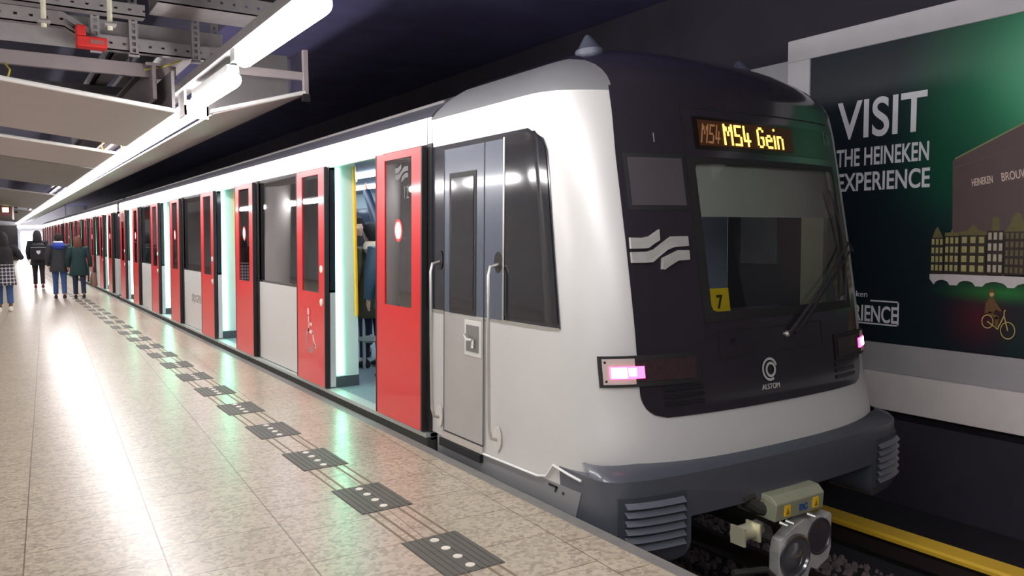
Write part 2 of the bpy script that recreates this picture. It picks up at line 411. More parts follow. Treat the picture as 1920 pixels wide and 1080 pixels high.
TRAY = mat('tray_zinc', (150, 146, 146), .55, .2, .10, 10)
def tray(label, x0, x1, y, z, h, dep, drop=None):
    t = thing('cable_tray', label, 'cable tray', (0, y, z), 0, 'perforated cable trays under the ceiling')
    mb = MB(); pts = drop or [(x0, 0), (x1, 0)]
    for (xa, za), (xb, zb) in zip(pts, pts[1:]):
        n = max(1, int((xb - xa) / .12)); 
        for k in range(n):
            a = xa + (xb - xa) * k / n; b = xa + (xb - xa) * (k + 1) / n; za1 = za + (zb - za) * k / n; zb1 = za + (zb - za) * (k + 1) / n
            e = (b - a) * .12; 
            # two ribs with a slot between
            for u, v in ((0, .42), (.58, 1)):
                mb.prism([(a, 0, za1 + h * u), (b, 0, zb1 + h * u), (b, 0, zb1 + h * v), (a, 0, za1 + h * v)], (0, .012, 0))
            mb.prism([(a, 0, za1 + h * .42), (b - e * 2, 0, zb1 + h * .42), (b - e * 2, 0, zb1 + h * .58), (a, 0, za1 + h * .58)], (0, .012, 0))
        mb.prism([(xa, 0, za), (xb, 0, zb), (xb, 0, zb + .012), (xa, 0, za + .012)], (0, dep, 0))
    mb.build('side_rail', TRAY, t, smooth=False)
    MB().box(x0, x1, dep, dep + .012, (drop[-1][1] if drop else 0) , h).build('rear_rail', TRAY, t, smooth=False)
    return t
tray('perforated grey cable tray nearest the camera at the top left', -5, -1.55, 8.62, 3.86, .12, .14)
tray('perforated grey cable tray that steps down to the right behind the hangers', -5, -.75, 8.8, 3.72, .14, .10, [(-5, 0), (-2.25, 0), (-1.95, -.17), (-.75, -.17)])
tray('short grey cable tray above the start of the light strip', -1.5, -.3, 8.2, 3.92, .16, .5)
for i, (x, y, lab) in enumerate([(-1.64, 8.768, 'slotted steel hanger in front of the stepped tray, right of the red box'), (-1.98, 8.768, 'slotted steel hanger left of the other slotted hanger'), (-1.05, 8.768, 'slotted steel hanger beside the second tube light'), (-.82, 8.94, 'slotted steel hanger behind the second tube light')]):
    t = thing('strut_hanger', lab, 'hanger', (x, y, 3.52), 0, 'slotted hangers')
    mb = MB(); mb.box(-.04, -.016, 0, .03, 0, 1.22); mb.box(.016, .04, 0, .03, 0, 1.22)
    for k in range(20): mb.box(-.016, .016, 0, .012, k * .061, k * .061 + .025)
    mb.build('slotted_channel', TRAY, t, smooth=False)
    MB().box(-.05, .05, 0, .03, -.02, .01).build('foot', TRAY, t, smooth=False)
for x, y, z, lab in [(-2.44, 8.3, 3.58, 'white hanging rod with a small foot at the far left'), (-1.93, 8.1, 3.58, 'white hanging rod with a rounded end left of the slotted hanger')]:
    t = thing('hanger_rod', lab, 'hanger', (x, y, z), 0, 'white hanging rods')
    MB().tube([(0, 0, 0), (0, 0, 1.17)], .022, 8).build('rod', mat('ivory_rod', (214, 210, 186), .5), t)
    MB().box(-.05, .05, -.05, .05, .03, .06).build('foot', TRAY, t, smooth=False, bevel=.01)
t = thing('junction_box', 'small red box hanging under the cable tray', 'box', (-2.03, 8.58, 3.51))
MB().box(-.13, .13, 0, .16, 0, .10).build('body', mat('box_red', (205, 40, 36), .5), t, smooth=False, bevel=.012)
MB().box(-.13, -.05, .0, .16, .10, .20).build('bracket', MATS['box_red'], t, smooth=False, bevel=.01)
MB().box(-.02, .1, -.006, 0, .03, .07).build('cover_plate', mat('red_grey', (150, 90, 84), .5), t, smooth=False)
beam('air_duct', 'broad grey duct crossing above the second tube light', 'duct', [('casing', (-1.75, -.2, 8.0, 8.55, 4.14, 4.45)), ('flange', (-1.75, -1.7, 7.95, 8.6, 4.10, 4.5)), ('flange', (-.95, -.9, 7.95, 8.6, 4.10, 4.5))])
beam('air_duct', 'lengthwise grey duct in the dark above the panels', 'duct', [('casing', (-1.35, -.98, 9.2, 20, 3.62, 3.92)), ('flange', (-1.38, -.95, 11, 11.06, 3.59, 3.95))])
YC_ = mat('cable_yellow', (196, 186, 70), .5)
def cable(label, pts, r=.009):
    o = MB().tube(pts, r, 6).build('cable', YC_); tag(o, label, 'cable', 'loose yellow cables'); return o
cable('thin yellow cable slanting between the cross beam and the hangers', [(-1.52, 9.0, 3.42), (-1.35, 9.0, 3.47), (-1.15, 9.0, 3.56)])
cable('thin yellow cable hanging down at the left edge of the view', [(-2.74, 9.0, 3.36), (-2.70, 8.9, 3.28), (-2.74, 8.85, 3.14)])
cable('yellow cable loop hanging in the gap between the first two panels', [(-1.42 + .13 * math.cos(a), 12.7, 3.0 + .09 * math.sin(a)) for a in [k * .35 for k in range(-1, 12)]])
# far hanging sign
t = thing('hanging_sign', 'distant hanging platform sign with a small lit green panel', 'sign', (-2.55, 40, 2.65))
MB().box(-.6, .45, 0, .15, 0, .45).build('casing', mat('sign_case', (120, 62, 66), .5), t, smooth=False, bevel=.01)
MB().box(.05, .28, -.01, 0, .16, .36).build('lit_panel', emit('sign_green', (.85, 1, .45), 2.5), t, smooth=False)
MB().box(.4, .47, -.02, .17, -.15, .5).build('end_post', WHITE, t, smooth=False)
MB().box(-.1, -.05, .05, .1, .45, 2.1).build('hanger', GALV, t, smooth=False)
t = thing('hanging_sign', 'dark hanging box behind the sign at the far left', 'sign', (-2.7, 46, 2.95))
MB().box(-1.0, .9, 0, .3, 0, .55).build('casing', DARKB, t, smooth=False)
MB().box(.35, .5, -.02, 0, .3, .5).build('lamp', mat('sign_red', (190, 40, 44), .5), t, smooth=False)
MB().box(-.1, -.05, .05, .1, .55, 1.8).build('hanger', GALV, t, smooth=False)
t = thing('stair_enclosure', 'dark enclosure at the far end of the platform behind the leftmost walker', 'enclosure', (-4.2, 72, 0))
MB().box(-3, 2.95, 0, 3, 0, 2.7).build('casing', mat('enclosure_dark', (46, 42, 46), .7), t, smooth=False)
MB().box(-3.05, 3.0, -.05, 3.05, 2.7, 2.82).build('cap', GALV, t, smooth=False)
# concrete soffit boards beyond and columns on the far platform side (seen in the window reflections)
for i, (x, y) in enumerate([(-5.2, 1.0), (-5.2, 9.5), (-5.2, 18.0), (-5.2, 27.0)]):
    t = thing('platform_column', 'white round column on the platform, %s from the back, off to the left' % ORD[i], 'column', (x, y, 0), 0, 'round platform columns')
    MB().loft([(0, 0, 0, .42, .42), (0, 0, 4.75, .42, .42)], 24).build('shaft', mat('column_white', (206, 202, 196), .6, 0, .04, 2), t)
    MB().loft([(0, 0, 0, .46, .46), (0, 0, .15, .46, .46), (0, 0, .16, .43, .43)], 24).build('base', GALV, t)

t = thing('poster_case', 'teal lit poster case on the wall across the platform', 'poster case', (-9.58, 4.5, .6))
MB().box(0, .12, 0, 1.3, 0, 1.9).build('casing', DARKB, t, smooth=False)
MB().box(.12, .13, .06, 1.24, .06, 1.84).build('lit_poster', emit('poster_teal', (.08, .62, .62), 1.2), t, smooth=False)
t = thing('waste_bin', 'yellow rounded bin standing by the round columns across the platform', 'bin', (-5.0, 6.4, 0))
MB().loft([(0, 0, 0, .24, .24), (0, 0, .8, .26, .26), (0, 0, .95, .2, .2), (0, 0, 1.0, .05, .05)], 18).build('bin_body', mat('bin_yellow', (226, 160, 20), .4), t)
MB().box(.20, .27, -.12, .12, .68, .80).build('slot', RUB, t, smooth=False)

# ================================================================== BILLBOARD
PX = 4.40
bb = thing('billboard', 'huge dark green advertising billboard with white lettering on the right wall', 'billboard', (PX, 0, 0))
def poster_material():
    M = bpy.data.materials.new('poster_print'); M.use_nodes = True
    nt = M.node_tree; b = nt.nodes['Principled BSDF']; L = nt.links.new
    tc = nt.nodes.new('ShaderNodeTexCoord')
    def blob(cy, cz, ry, rz, col, prev):
        mp = nt.nodes.new('ShaderNodeMapping'); mp.vector_type = 'POINT'
        mp.inputs['Scale'].default_value = (0, 1 / ry, 1 / rz); mp.inputs['Location'].default_value = (0, -cy / ry, -cz / rz)
        L(tc.outputs['Object'], mp.inputs[0])
        g = nt.nodes.new('ShaderNodeTexGradient'); g.gradient_type = 'SPHERICAL'; L(mp.outputs[0], g.inputs[0])
        pw = nt.nodes.new('ShaderNodeMath'); pw.operation = 'POWER'; pw.inputs[1].default_value = 1.5; L(g.outputs['Fac'], pw.inputs[0])
        mx = nt.nodes.new('ShaderNodeMix'); mx.data_type = 'RGBA'; L(pw.outputs[0], mx.inputs[0])
        if isinstance(prev, tuple): mx.inputs[6].default_value = (*prev, 1)
        else: L(prev, mx.inputs[6])
        mx.inputs[7].default_value = (*col, 1)
        return mx.outputs[2]
    c = blob(2.7, 2.9, 1.75, 1.6, lin((44, 190, 124)), lin((22, 36, 44)))
    c = blob(2.6, 3.0, 1.1, .9, lin((130, 214, 178)), c)
    c = blob(3.75, 2.3, .8, .8, lin((16, 84, 60)), c)
    c = blob(3.52, .92, .42, .40, lin((84, 32, 44)), c)
    c = blob(3.3, 1.16, .75, .13, lin((40, 130, 60)), c)
    c = blob(3.0, .75, .55, .5, lin((14, 50, 46)), c)
    L(c, b.inputs['Base Color']); b.inputs['Roughness'].default_value = .38
    return M
MB().box(0, .06, .6, 5.30, .61, 3.53).build('print', poster_material(), bb, smooth=False)
FR = mat('billboard_frame', (206, 204, 208), .7, 0, .06, 3)
MB().box(-.02, .16, .3, 5.58, 3.53, 3.76).build('top_ledge', FR, bb, smooth=False, bevel=.01)
MB().box(-.02, .16, 5.30, 5.58, .6, 3.53).build('side_frame', FR, bb, smooth=False, bevel=.01)
TXT = mat('poster_white', (244, 245, 248), .5, 0, .03, 5)
def ptext(nm, body, y_right, z_base, cap, width, mt=TXT, bold=0.0, slope=0.0):
    # right end of the word at y_right (reading towards smaller y)
    c = text(nm, body, 1.0, mt, Matrix.Identity(4), bb, 1, bold)
    xs = [q.co.x for q in c.data.vertices]; s = cap / .729; sx_ = width / (max(xs) - min(xs))
    M = frame((-.004, y_right + width, z_base), (0, -1, slope), (0, 0, 1))
    c.matrix_local = M @ Matrix.Diagonal((sx_, s, 1, 1))
    return c
ptext('lettering', 'VISIT', 4.03, 2.645, .385, .93, bold=.014)
ptext('lettering', 'THE HEINEKEN', 4.01, 2.365, .18, .96, bold=.018)
ptext('lettering', 'EXPERIENCE', 4.005, 2.115, .185, .96, bold=.018)
ptext('lettering', 'EXPERIENCE', 4.283, .805, .165, .78, bold=.018)
ptext('lettering', 'Heineken', 4.60, 1.045, .06, .34, bold=.004)
mb = MB()
for y0, y1, z0, z1 in [(4.262, 5.12, .776, .790), (4.262, 4.276, .776, 1.02), (4.262, 4.56, 1.006, 1.02), (5.106, 5.12, .776, 1.02), (5.0, 5.12, 1.006, 1.02)]:
    mb.box(-.004, 0, y0, y1, z0, z1)
mb.build('logo_frame', TXT, bb, smooth=False)
BRN = mat('print_brown', (100, 84, 82), .45, 0, .06, 6)
MB().prism([(-.002, 3.775, 1.66), (-.002, 3.79, 2.34), (-.002, 3.2, 2.60), (-.002, 1.6, 3.25), (-.002, 1.6, 1.66)], (.002, 0, 0)).build('printed_building', BRN, bb, smooth=False)
MB().prism([(-.004, 3.77, 2.345), (-.004, 3.2, 2.60), (-.004, 1.6, 3.25), (-.004, 1.6, 3.27), (-.004, 3.2, 2.615), (-.004, 3.77, 2.36)], (.002, 0, 0)).build('printed_cornice', mat('print_gold', (140, 150, 96), .5), bb, smooth=False)
MB().prism([(-.004, 3.78, 2.262), (-.004, 1.6, 2.86), (-.004, 1.6, 2.868), (-.004, 3.78, 2.268)], (.002, 0, 0)).build('printed_cornice', mat('print_line', (104, 96, 92), .5), bb, smooth=False)
c = ptext('lettering', 'HEINEKEN', 3.44, 2.095, .068, .175, mat('print_cream', (236, 214, 200), .5), .006, .13)
c = ptext('lettering', 'BROUWERIJ', 3.07, 2.125, .075, .30, MATS['print_cream'], .006, .13)
# printed canal houses
HB = mat('print_house', (58, 50, 44), .5, 0, .1, 20); HW = mat('print_window', (176, 170, 112), .5, 0, .15, 40); HG = mat('print_gable', (112, 106, 66), .5, 0, .1, 30)
def house(ya, yb, top, gable, rows, cols, yellow=HW):
    mb = MB(); mb.prism([(-.006, ya, 1.305), (-.006, ya, top), (-.006, yb, top), (-.006, yb, 1.305)], (.002, 0, 0))
    h = mb.build('printed_house', HB, bb, smooth=False)
    mb = MB(); mb.prism([(-.007, ya + (yb - ya) * a, top + b) for a, b in gable], (.002, 0, 0)); mb.build('gable', HG, h, smooth=False)
    mb = MB(); zh = (top - 1.32) / rows; wy = (yb - ya) / cols
    for r in range(rows):
        for q in range(cols):
            y0 = ya + wy * (q + .2); z0 = 1.325 + zh * r
            mb.box(-.008, -.006, y0 + wy * .6, y0, z0 + zh * .12, z0 + zh * .78)
    mb.build('windows', yellow, h, smooth=False)
house(3.965, 3.85, 1.64, [(0.1, 0), (.3, .07), (.5, .10), (.7, .06), (.95, 0)], 4, 3)
house(3.84, 3.71, 1.655, [(0, 0), (0, .03), (.35, .03), (.5, .06), (.65, .03), (1, .03), (1, 0)], 4, 3)
house(3.70, 3.48, 1.66, [(0, 0), (-.05, .035), (.25, .04), (.5, .10), (.75, .04), (1.02, .03), (1, 0)], 4, 3)
house(3.47, 3.335, 1.70, [(.25, 0), (.3, .1), (.35, .12), (.65, .12), (.7, .1), (.75, 0)], 4, 3, mat('print_window_pale', (190, 184, 160), .5, 0, .15, 40))
house(3.325, 3.13, 1.69, [(-.02, 0), (.1, .03), (.3, .12), (.4, .16), (.6, .16), (.7, .1), (.95, .02), (1, 0)], 5, 5, mat('print_window_dim', (108, 100, 70), .5, 0, .15, 40))
house(3.12, 2.9, 1.70, [(0, 0), (.3, .1), (.7, .1), (1, 0)], 4, 3)
# bridge with arches
poly = [(-.006, 3.97, 1.30), (-.006, 3.97, 1.255)]
for a, b in [(3.93, 3.785), (3.72, 3.56), (3.50, 3.29), (3.24, 3.0)]:
    for k in range(9):
        t_ = k / 8; poly.append((-.006, a + (b - a) * t_, 1.205 + .046 * math.sin(PI * t_) ** .5))
poly += [(-.006, 2.9, 1.205), (-.006, 2.9, 1.325)]
MB().prism(poly, (.002, 0, 0)).build('printed_bridge', mat('print_stone', (214, 208, 206), .5, 0, .05, 20), bb, smooth=False)
# cyclist
cy = MB(); 
def ringm(mb, y, z, r, t, ex=1.0, n=28, x=-.007):
    rows = [[(x, y + math.cos(2 * PI * k / n) * q * ex, z + math.sin(2 * PI * k / n) * q) for k in range(n + 1)] for q in (r, r - t)]
    mb.grid(rows)
ringm(cy, 3.445, .90, .062, .008, .8); ringm(cy, 3.277, .835, .076, .008, .8)
def stroke(mb, pts, wd, x):
    for (y0, z0), (y1, z1) in zip(pts, pts[1:]):
        d = Vector((y1 - y0, z1 - z0)); l = d.length
        if l < 1e-6: continue
        n = Vector((-d.y, d.x)) / l * wd / 2; e = d / l * wd * .25
        p0, p1 = Vector((y0, z0)) - e, Vector((y1, z1)) + e
        mb.prism([(x, *(p0 + n)), (x, *(p0 - n)), (x, *(p1 - n)), (x, *(p1 + n))], (.0015, 0, 0))
stroke(cy, [(3.445, .90), (3.36, .84), (3.31, .96), (3.277, .835)], .008, -.007); stroke(cy, [(3.31, .96), (3.31, 1.0), (3.30, 1.01)], .008, -.007)
cyo = cy.build('printed_bicycle', mat('print_bicycle', (214, 196, 110), .5), bb, smooth=False)
cy = MB(); cy.prism([(-.009, 3.47, .97), (-.009, 3.465, 1.06), (-.009, 3.43, 1.12), (-.009, 3.40, 1.12), (-.009, 3.37, 1.06), (-.009, 3.33, 1.01), (-.009, 3.33, .995), (-.009, 3.38, 1.01), (-.009, 3.39, .98)], (.0015, 0, 0))
stroke(cy, [(3.43, .975), (3.365, .94), (3.37, .86)], .03, -.009); cy.build('printed_rider', mat('print_coat', (112, 84, 50), .5, 0, .1, 40), cyo, smooth=False)
cy = MB(); cy.prism([(-.010, 3.415 + .019 * math.cos(a), 1.145 + .024 * math.sin(a)) for a in [k * PI / 6 for k in range(12)]], (.0015, 0, 0)); cy.build('printed_face', mat('print_skin', (214, 170, 120), .5), cyo, smooth=False)
cy = MB(); cy.prism([(-.011, 3.445, 1.155), (-.011, 3.435, 1.185), (-.011, 3.40, 1.185), (-.011, 3.385, 1.16)], (.0015, 0, 0)); cy.build('printed_cap', MATS['print_coat'], cyo, smooth=False)

# ================================================================== TRAIN
XC = 1.502; LEAN = .017
def sx(z): return LEAN * z
YCT = [(-.4, 3.36), (.1, 3.34), (.3, 3.345), (.5, 3.385), (.6, 3.41), (.86, 3.445), (1.12, 3.475), (1.6, 3.55), (2.17, 3.65), (2.45, 3.70), (2.6, 3.74)]
def lerp(t, x):
    if x <= t[0][0]: return t[0][1]
    for (a, b), (c, d) in zip(t, t[1:]):
        if x <= c: return b + (d - b) * (x - a) / (c - a)
    return t[-1][1]
NB = .55; NN = 3.5
def yc(z):
    if z <= 2.6: return lerp(YCT, z)
    s = min(1, (z - 2.6) / .5); return 3.74 + 1.3 * (1 - math.sqrt(max(0, 1 - s * s)))
def hw(z):
    if z <= 2.6: return XC - LEAN * z
    s = min(1, (z - 2.6) / .5); return (XC - LEAN * 2.6) * max(0, 1 - s ** 1.3) ** .42
def ny(w, z):
    t = min(1, abs(w) / max(hw(z), 1e-6)); return yc(z) + .04 * w * w + NB * (1 - max(0, 1 - t ** NN) ** (1 / NN))
def S(w, z, off=0.0):
    e = .004
    p = Vector((XC + w, ny(w, z), z))
    if off:
        du = Vector((2 * e, ny(w + e, z) - ny(w - e, z), 0)); dv = Vector((0, ny(w, z + e) - ny(w, z - e), 2 * e))
        n = du.cross(dv).normalized()
        if n.y > 0: n = -n
        p = p + n * off
    return tuple(p)
def lin_(a, b, n): return [a + (b - a) * i / n for i in range(n + 1)]
def patch(mb, w0, w1, z0, z1, nw=8, nz=8, off=.006, fl=None, fr=None, th=0.0):
    rows = [[S(q, z, off) for q in lin_(fl(z) if fl else w0, fr(z) if fr else w1, nw)] for z in lin_(z0, z1, nz)]
    if th: mb.slab(rows, (0, th, 0))
    else: mb.grid(rows)
    return mb
def polypatch(mb, pts, off, th=.004):
    mb.prism([S(a, b, off) for a, b in pts], (0, th, 0)); return mb

CAR1 = thing('metro_car', 'nearest metro car with the dark cab front and destination display', 'metro car', (0, 0, 0), 0, 'cars of the metro train')

# ---- cab shell (lofted along plan curves), silver sides, dark front top and roof
WS = 1.10
YB = 5.62
def level(z, hwz):
    pts = []; kinds = []
    yside = yc(z) + .04 * hwz * hwz + NB
    ts = min(WS / hwz, .985) if hwz > 1e-3 else .985
    ph = math.acos(min(1, ts ** (NN / 2)))
    left = [(-hwz, y) for y in lin_(YB, yside, 6)][:-1]
    for q in lin_(0, ph, 12):
        t = math.cos(q) ** (2 / NN); left.append((-t * hwz, yc(z) + .04 * (t * hwz) ** 2 + NB * (1 - max(0, 1 - t ** NN) ** (1 / NN))))
    nl = len(left)
    front = [(-ts * hwz + 2 * ts * hwz * k / 20,) for k in range(1, 20)]
    front = [(a, yc(z) + .04 * a * a + NB * (1 - max(0, 1 - (abs(a) / max(hwz, 1e-6)) ** NN) ** (1 / NN))) for (a,) in front]
    right = [(-a, b) for a, b in left[::-1]]
    return [(XC + a, b, z) for a, b in left + front + right], nl
zs = [.11, .16, .22, .3, .4, .5, .6, .7, .8, .9, 1.0, 1.2, 1.4, 1.6, 1.8, 2.0, 2.17, 2.3, 2.45, 2.6]
SH = [.05, .12, .2, .29, .38, .47, .55, .59, .66, .74, .82, .89, .95, .985, .999]
levels = [(z, hw(z)) for z in zs] + [(2.6 + .5 * t, hw(2.6 + .5 * t)) for t in SH]
rows = []; nl = 0
for z, h in levels:
    r, nl = level(z, h); rows.append(r)
sil = MB(); drk = MB(); fai = MB()
nc = len(rows[0]); a = sil.add([p for r in rows for p in r]); drk.add([p for r in rows for p in r]); fai.add([p for r in rows for p in r])
for i in range(len(rows) - 1):
    zmid = (levels[i][0] + levels[i + 1][0]) / 2
    for j in range(nc - 1):
        q = [i * nc + j, i * nc + j + 1, (i + 1) * nc + j + 1, (i + 1) * nc + j]
        front = nl - 1 <= j < nc - nl
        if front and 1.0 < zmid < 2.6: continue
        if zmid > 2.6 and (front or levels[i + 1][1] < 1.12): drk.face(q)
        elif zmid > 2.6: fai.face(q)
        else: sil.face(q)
fai.build('roof_fairing', mat('fairing_shaded', (132, 132, 134), .42, .3, .02, 3), CAR1, angle=.9)  # shading above the crease put into a darker grey than the silver sides
sil.build('cab_shell', SILVER, CAR1, angle=.9)
drk.build('cab_roof', BLACK, CAR1, angle=.9)
# mask
def mfl(z):
    r = .16; z0 = .555
    if z < z0 + r: return -(1.135 - r + math.sqrt(max(0, r * r - (r - (z - z0)) ** 2)))
    return -1.135 + .015 * max(0, (z - 2.2) / .4)
mfr = lambda z: -mfl(z)
W0, W1, Z0, Z1 = -.575, 1.0, 1.172, 2.165
mk = MB()
patch(mk, 0, 0, .555, .72, 24, 8, .008, mfl, mfr); patch(mk, 0, 0, .72, Z0, 24, 5, .008, mfl, mfr)
patch(mk, 0, W0, Z0, Z1, 6, 10, .008, mfl); patch(mk, W1, 0, Z0, Z1, 2, 10, .008, None, mfr)
patch(mk, 0, 0, Z1, 2.63, 24, 6, .008, mfl, mfr)
mask = mk.build('front_mask', BLACK, CAR1, angle=.9)
mb = MB(); patch(mb, W0 - .01, W1 + .01, Z0 - .01, Z1 + .01, 16, 12, .004)
ws = mb.build('windscreen', GLASS_FRONT, CAR1, angle=.9)
# rubber frame with rounded look
mb = MB()
for a_, b_, c_, d_ in [(W0 - .05, W1 + .03, Z1 - .012, Z1 + .03), (W0 - .05, W1 + .03, Z0 - .05, Z0 + .012), (W0 - .05, W0 + .014, Z0, Z1), (W1 - .014, W1 + .03, Z0, Z1)]:
    patch(mb, a_, b_, c_, d_, 14, 8, .011)
for (w_, z_, du, dv) in [(W0 + .01, Z1 - .01, 1, -1), (W1 - .01, Z1 - .01, -1, -1), (W0 + .01, Z0 + .01, 1, 1), (W1 - .01, Z0 + .01, -1, 1)]:
    polypatch(mb, [(w_, z_), (w_ + .05 * du, z_), (w_ + .016 * du, z_ + .014 * dv), (w_, z_ + .05 * dv)], .012, .002)
mb.build('window_seal', RUB, ws, angle=.9)
# recess line left of the windscreen
mb = MB(); patch(mb, -.632, -.622, 1.0, 2.52, 1, 16, .010); patch(mb, -.632, 1.03, 2.515, 2.525, 16, 1, .010); mb.build('panel_joint', RUB, mask)
# small upper left window
mb = MB(); patch(mb, -1.095, -.645, 1.84, 2.20, 6, 6, .010); pw = mb.build('side_pane', RUB, CAR1, angle=.9)
mb = MB(); patch(mb, -1.068, -.672, 1.868, 2.172, 6, 6, .014); mb.build('glass', mat('pane_grey', (74, 70, 74), .12, 0, .06, 3, coat=.5), pw, angle=.9)
mb = MB(); patch(mb, -.868, -.862, 2.273, 2.332, 1, 2, .012); patch(mb, .93, .936, 2.36, 2.46, 1, 2, .012); patch(mb, 1.0, 1.006, 2.36, 2.44, 1, 2, .012)
mb.build('handle_mark', mat('mark_grey', (150, 150, 160), .4), mask)
# destination display
mb = MB(); patch(mb, -.54, 1.0, 2.245, 2.46, 18, 4, .011)
disp = mb.build('destination_display', mat('display_black', (24, 18, 12), .25, 0, .1, 6, coat=.3), CAR1, angle=.9)
FONT = {'M': ['#...#', '##.##', '##.##', '#.#.#', '#.#.#', '#...#', '#...#', '#...#', '#...#'],
        '5': ['####', '#...', '#...', '###.', '...#', '...#', '...#', '#..#', '.##.'],
        '4': ['#...', '#...', '#...', '#.#.', '#.#.', '#.#.', '####', '..#.', '..#.'],
        'G': ['.##.', '#..#', '#...', '#...', '#.##', '#..#', '#..#', '#..#', '.##.'],
        'e': ['....', '....', '....', '.##.', '#..#', '####', '#...', '#...', '.###'],
        'i': ['#', '.', '.', '#', '#', '#', '#', '#', '#'],
        'n': ['....', '....', '....', '###.', '#..#', '#..#', '#..#', '#..#', '#..#'], ' ': ['..'] * 9}
FONT['5'] = ['####', '#...', '#...', '#...', '###.', '...#', '...#', '...#', '####']
def leds(s, w0, w1, z0, z1, off, shear=0.0):
    mb = MB(); n = sum(len(FONT[c][0]) + 1 for c in s) - 1; dw = (w1 - w0) / n; dz = (z1 - z0) / 9; col = 0
    for c in s:
        for r in range(9):
            for k, ch in enumerate(FONT[c][r]):
                if ch == '#':
                    a = w0 + (col + k) * dw; zz = z1 - (r + 1) * dz; a += shear * (zz - z0)
                    patch(mb, a, a + dw * .98, zz, zz + dz * .97, 1, 1, off)
        col += len(FONT[c][0]) + 1
    return mb
leds('M54 Gein', -.272, .352, 2.282, 2.425, .016).build('led_and_ghost_text', emit('led_amber', (1.0, .56, .07), 3.4), disp, smooth=False)
leds('M54', -.49, -.315, 2.285, 2.415, .016, .25).build('led_and_ghost_text', emit('led_ghost', (.16, .075, .035), 1.0), disp, smooth=False)  # ghost of the route number, a reflection drawn as dim glowing dots
# amber glow around the text, put into the colour of the backing
mb = MB(); patch(mb, -.50, .47, 2.268, 2.44, 12, 3, .0135); mb.build('display_backing', mat('led_board_glow', (70, 38, 12), .5, 0, .15, 30), disp)
# emblem
EM = [[(-1.108, 1.665), (-1.037, 1.663), (-.98, 1.673), (-.935, 1.699), (-.909, 1.715), (-.912, 1.648), (-.953, 1.627), (-.998, 1.599), (-1.053, 1.597), (-1.11, 1.597)],
      [(-1.111, 1.575), (-1.008, 1.577), (-.958, 1.59), (-.902, 1.626), (-.826, 1.67), (-.762, 1.671), (-.699, 1.671), (-.701, 1.609), (-.809, 1.604), (-.864, 1.588), (-.92, 1.552), (-.975, 1.512), (-1.04, 1.508), (-1.112, 1.509)],
      [(-.905, 1.537), (-.831, 1.565), (-.784, 1.583), (-.701, 1.582), (-.704, 1.522), (-.793, 1.518), (-.85, 1.491), (-.901, 1.463), (-.915, 1.467)]]
EMM = mat('emblem_steel', (214, 212, 206), .25, .55, .12, 9)
mb = MB()
for p in EM: polypatch(mb, p, .022, .016)
mb.build('emblem', EMM, CAR1, smooth=False)
# maker's badge: ring with inner swirl and word
bd = MB()
def ring_on(mb, w_, z_, r0, r1, a0, a1, off, n=24):
    mb.grid([[S(w_ + math.cos(a0 + (a1 - a0) * k / n) * q, z_ + math.sin(a0 + (a1 - a0) * k / n) * q, off) for k in range(n + 1)] for q in (r0, r1)])
ring_on(bd, -.076, .775, .078, .062, .3, 5.2, .016); ring_on(bd, -.07, .772, .052, .034, 0, 6.28, .018)
badge = bd.build('maker_badge', mat('badge_silver', (200, 200, 196), .3, .3), CAR1)
c = text('lettering', 'ALSTOM', .05, mat('badge_text', (200, 198, 190), .4), Matrix.Identity(4), badge)
q0, q1, qz = Vector(S(-.165, .645, .012)), Vector(S(.012, .645, .012)), Vector(S(-.165, .67, .012))
c.matrix_local = frame(q0, q1 - q0, qz - q0) @ Matrix.Diagonal((.95, 1, 1, 1))
# hatch outline + lock
mb = MB()
for a_, b_, c_, d_ in [(-.525, .55, 1.055, 1.062), (-.525, .55, .885, .892), (-.527, -.519, .885, 1.062), (.545, .552, .885, 1.062)]: patch(mb, a_, b_, c_, d_, 14, 1 if d_ - c_ < .05 else 4, .010)
mb.build('hatch_joint', RUB, mask)
mb = MB(); mb.lathe([(.022, 0), (.022, .006), (.0001, .007)], S(-.40, .985, .008), (0, -1, 0), 14); mb.build('hatch_lock', mat('lock_dark', (30, 28, 40), .2, .5), mask)
# vent slots low on the mask
for s in (-1, 1):
    mb = MB()
    for k in range(3): patch(mb, s * .98, s * .69, .625 + k * .045, .650 + k * .045, 5, 1, .012, th=-.004)
    mb.build('vent_slat', mat('vent_black', (26, 24, 28), .4), mask)
# tail lamps
LENS = mat('lamp_lens_dark', (58, 44, 46), .12, 0, .25, 40, coat=.6)
PLATE = mat('lamp_plate', (196, 178, 172), .4, 0, .03, 10)
LED = emit('tail_led', (1.0, .035, .22), 9.0)
LEDC = emit('tail_led_core', (1.0, .55, .78), 9.0)
for s, nm in ((-1, 'left'), (1, 'right')):
    def pp(mb, a, b, c, d, nw, nz, off, th=0): patch(mb, s * a, s * b, c, d, nw, nz, off, th=th); return mb
    lm = pp(MB(), .70, 1.352, .755, .945, 14, 5, .016, -.001).build('tail_lamp', RUB, CAR1, angle=.9)
    pp(MB(), 1.155, 1.332, .772, .928, 6, 3, .021).build('lamp_plate', PLATE, lm, angle=.9)
    pp(MB(), .735, 1.153, .785, .915, 10, 3, .021).build('lens', LENS, lm, angle=.9)
    pp(MB(), 1.10, 1.298, .806, .880, 6, 3, .024).build('led_surround', LED, lm, angle=.9)
    mb = MB(); pp(mb, 1.205, 1.290, .812, .874, 4, 3, .027); pp(mb, 1.150, 1.196, .822, .870, 2, 3, .027); mb.build('led_cluster', LEDC, lm, angle=.9)
    for z_ in (.792, .908):
        MB().lathe([(.008, 0), (.008, .003), (.0001, .004)], S(s * 1.318, z_, .021), (-.3 * -s, -1, 0), 10).build('screw', RUB, lm)
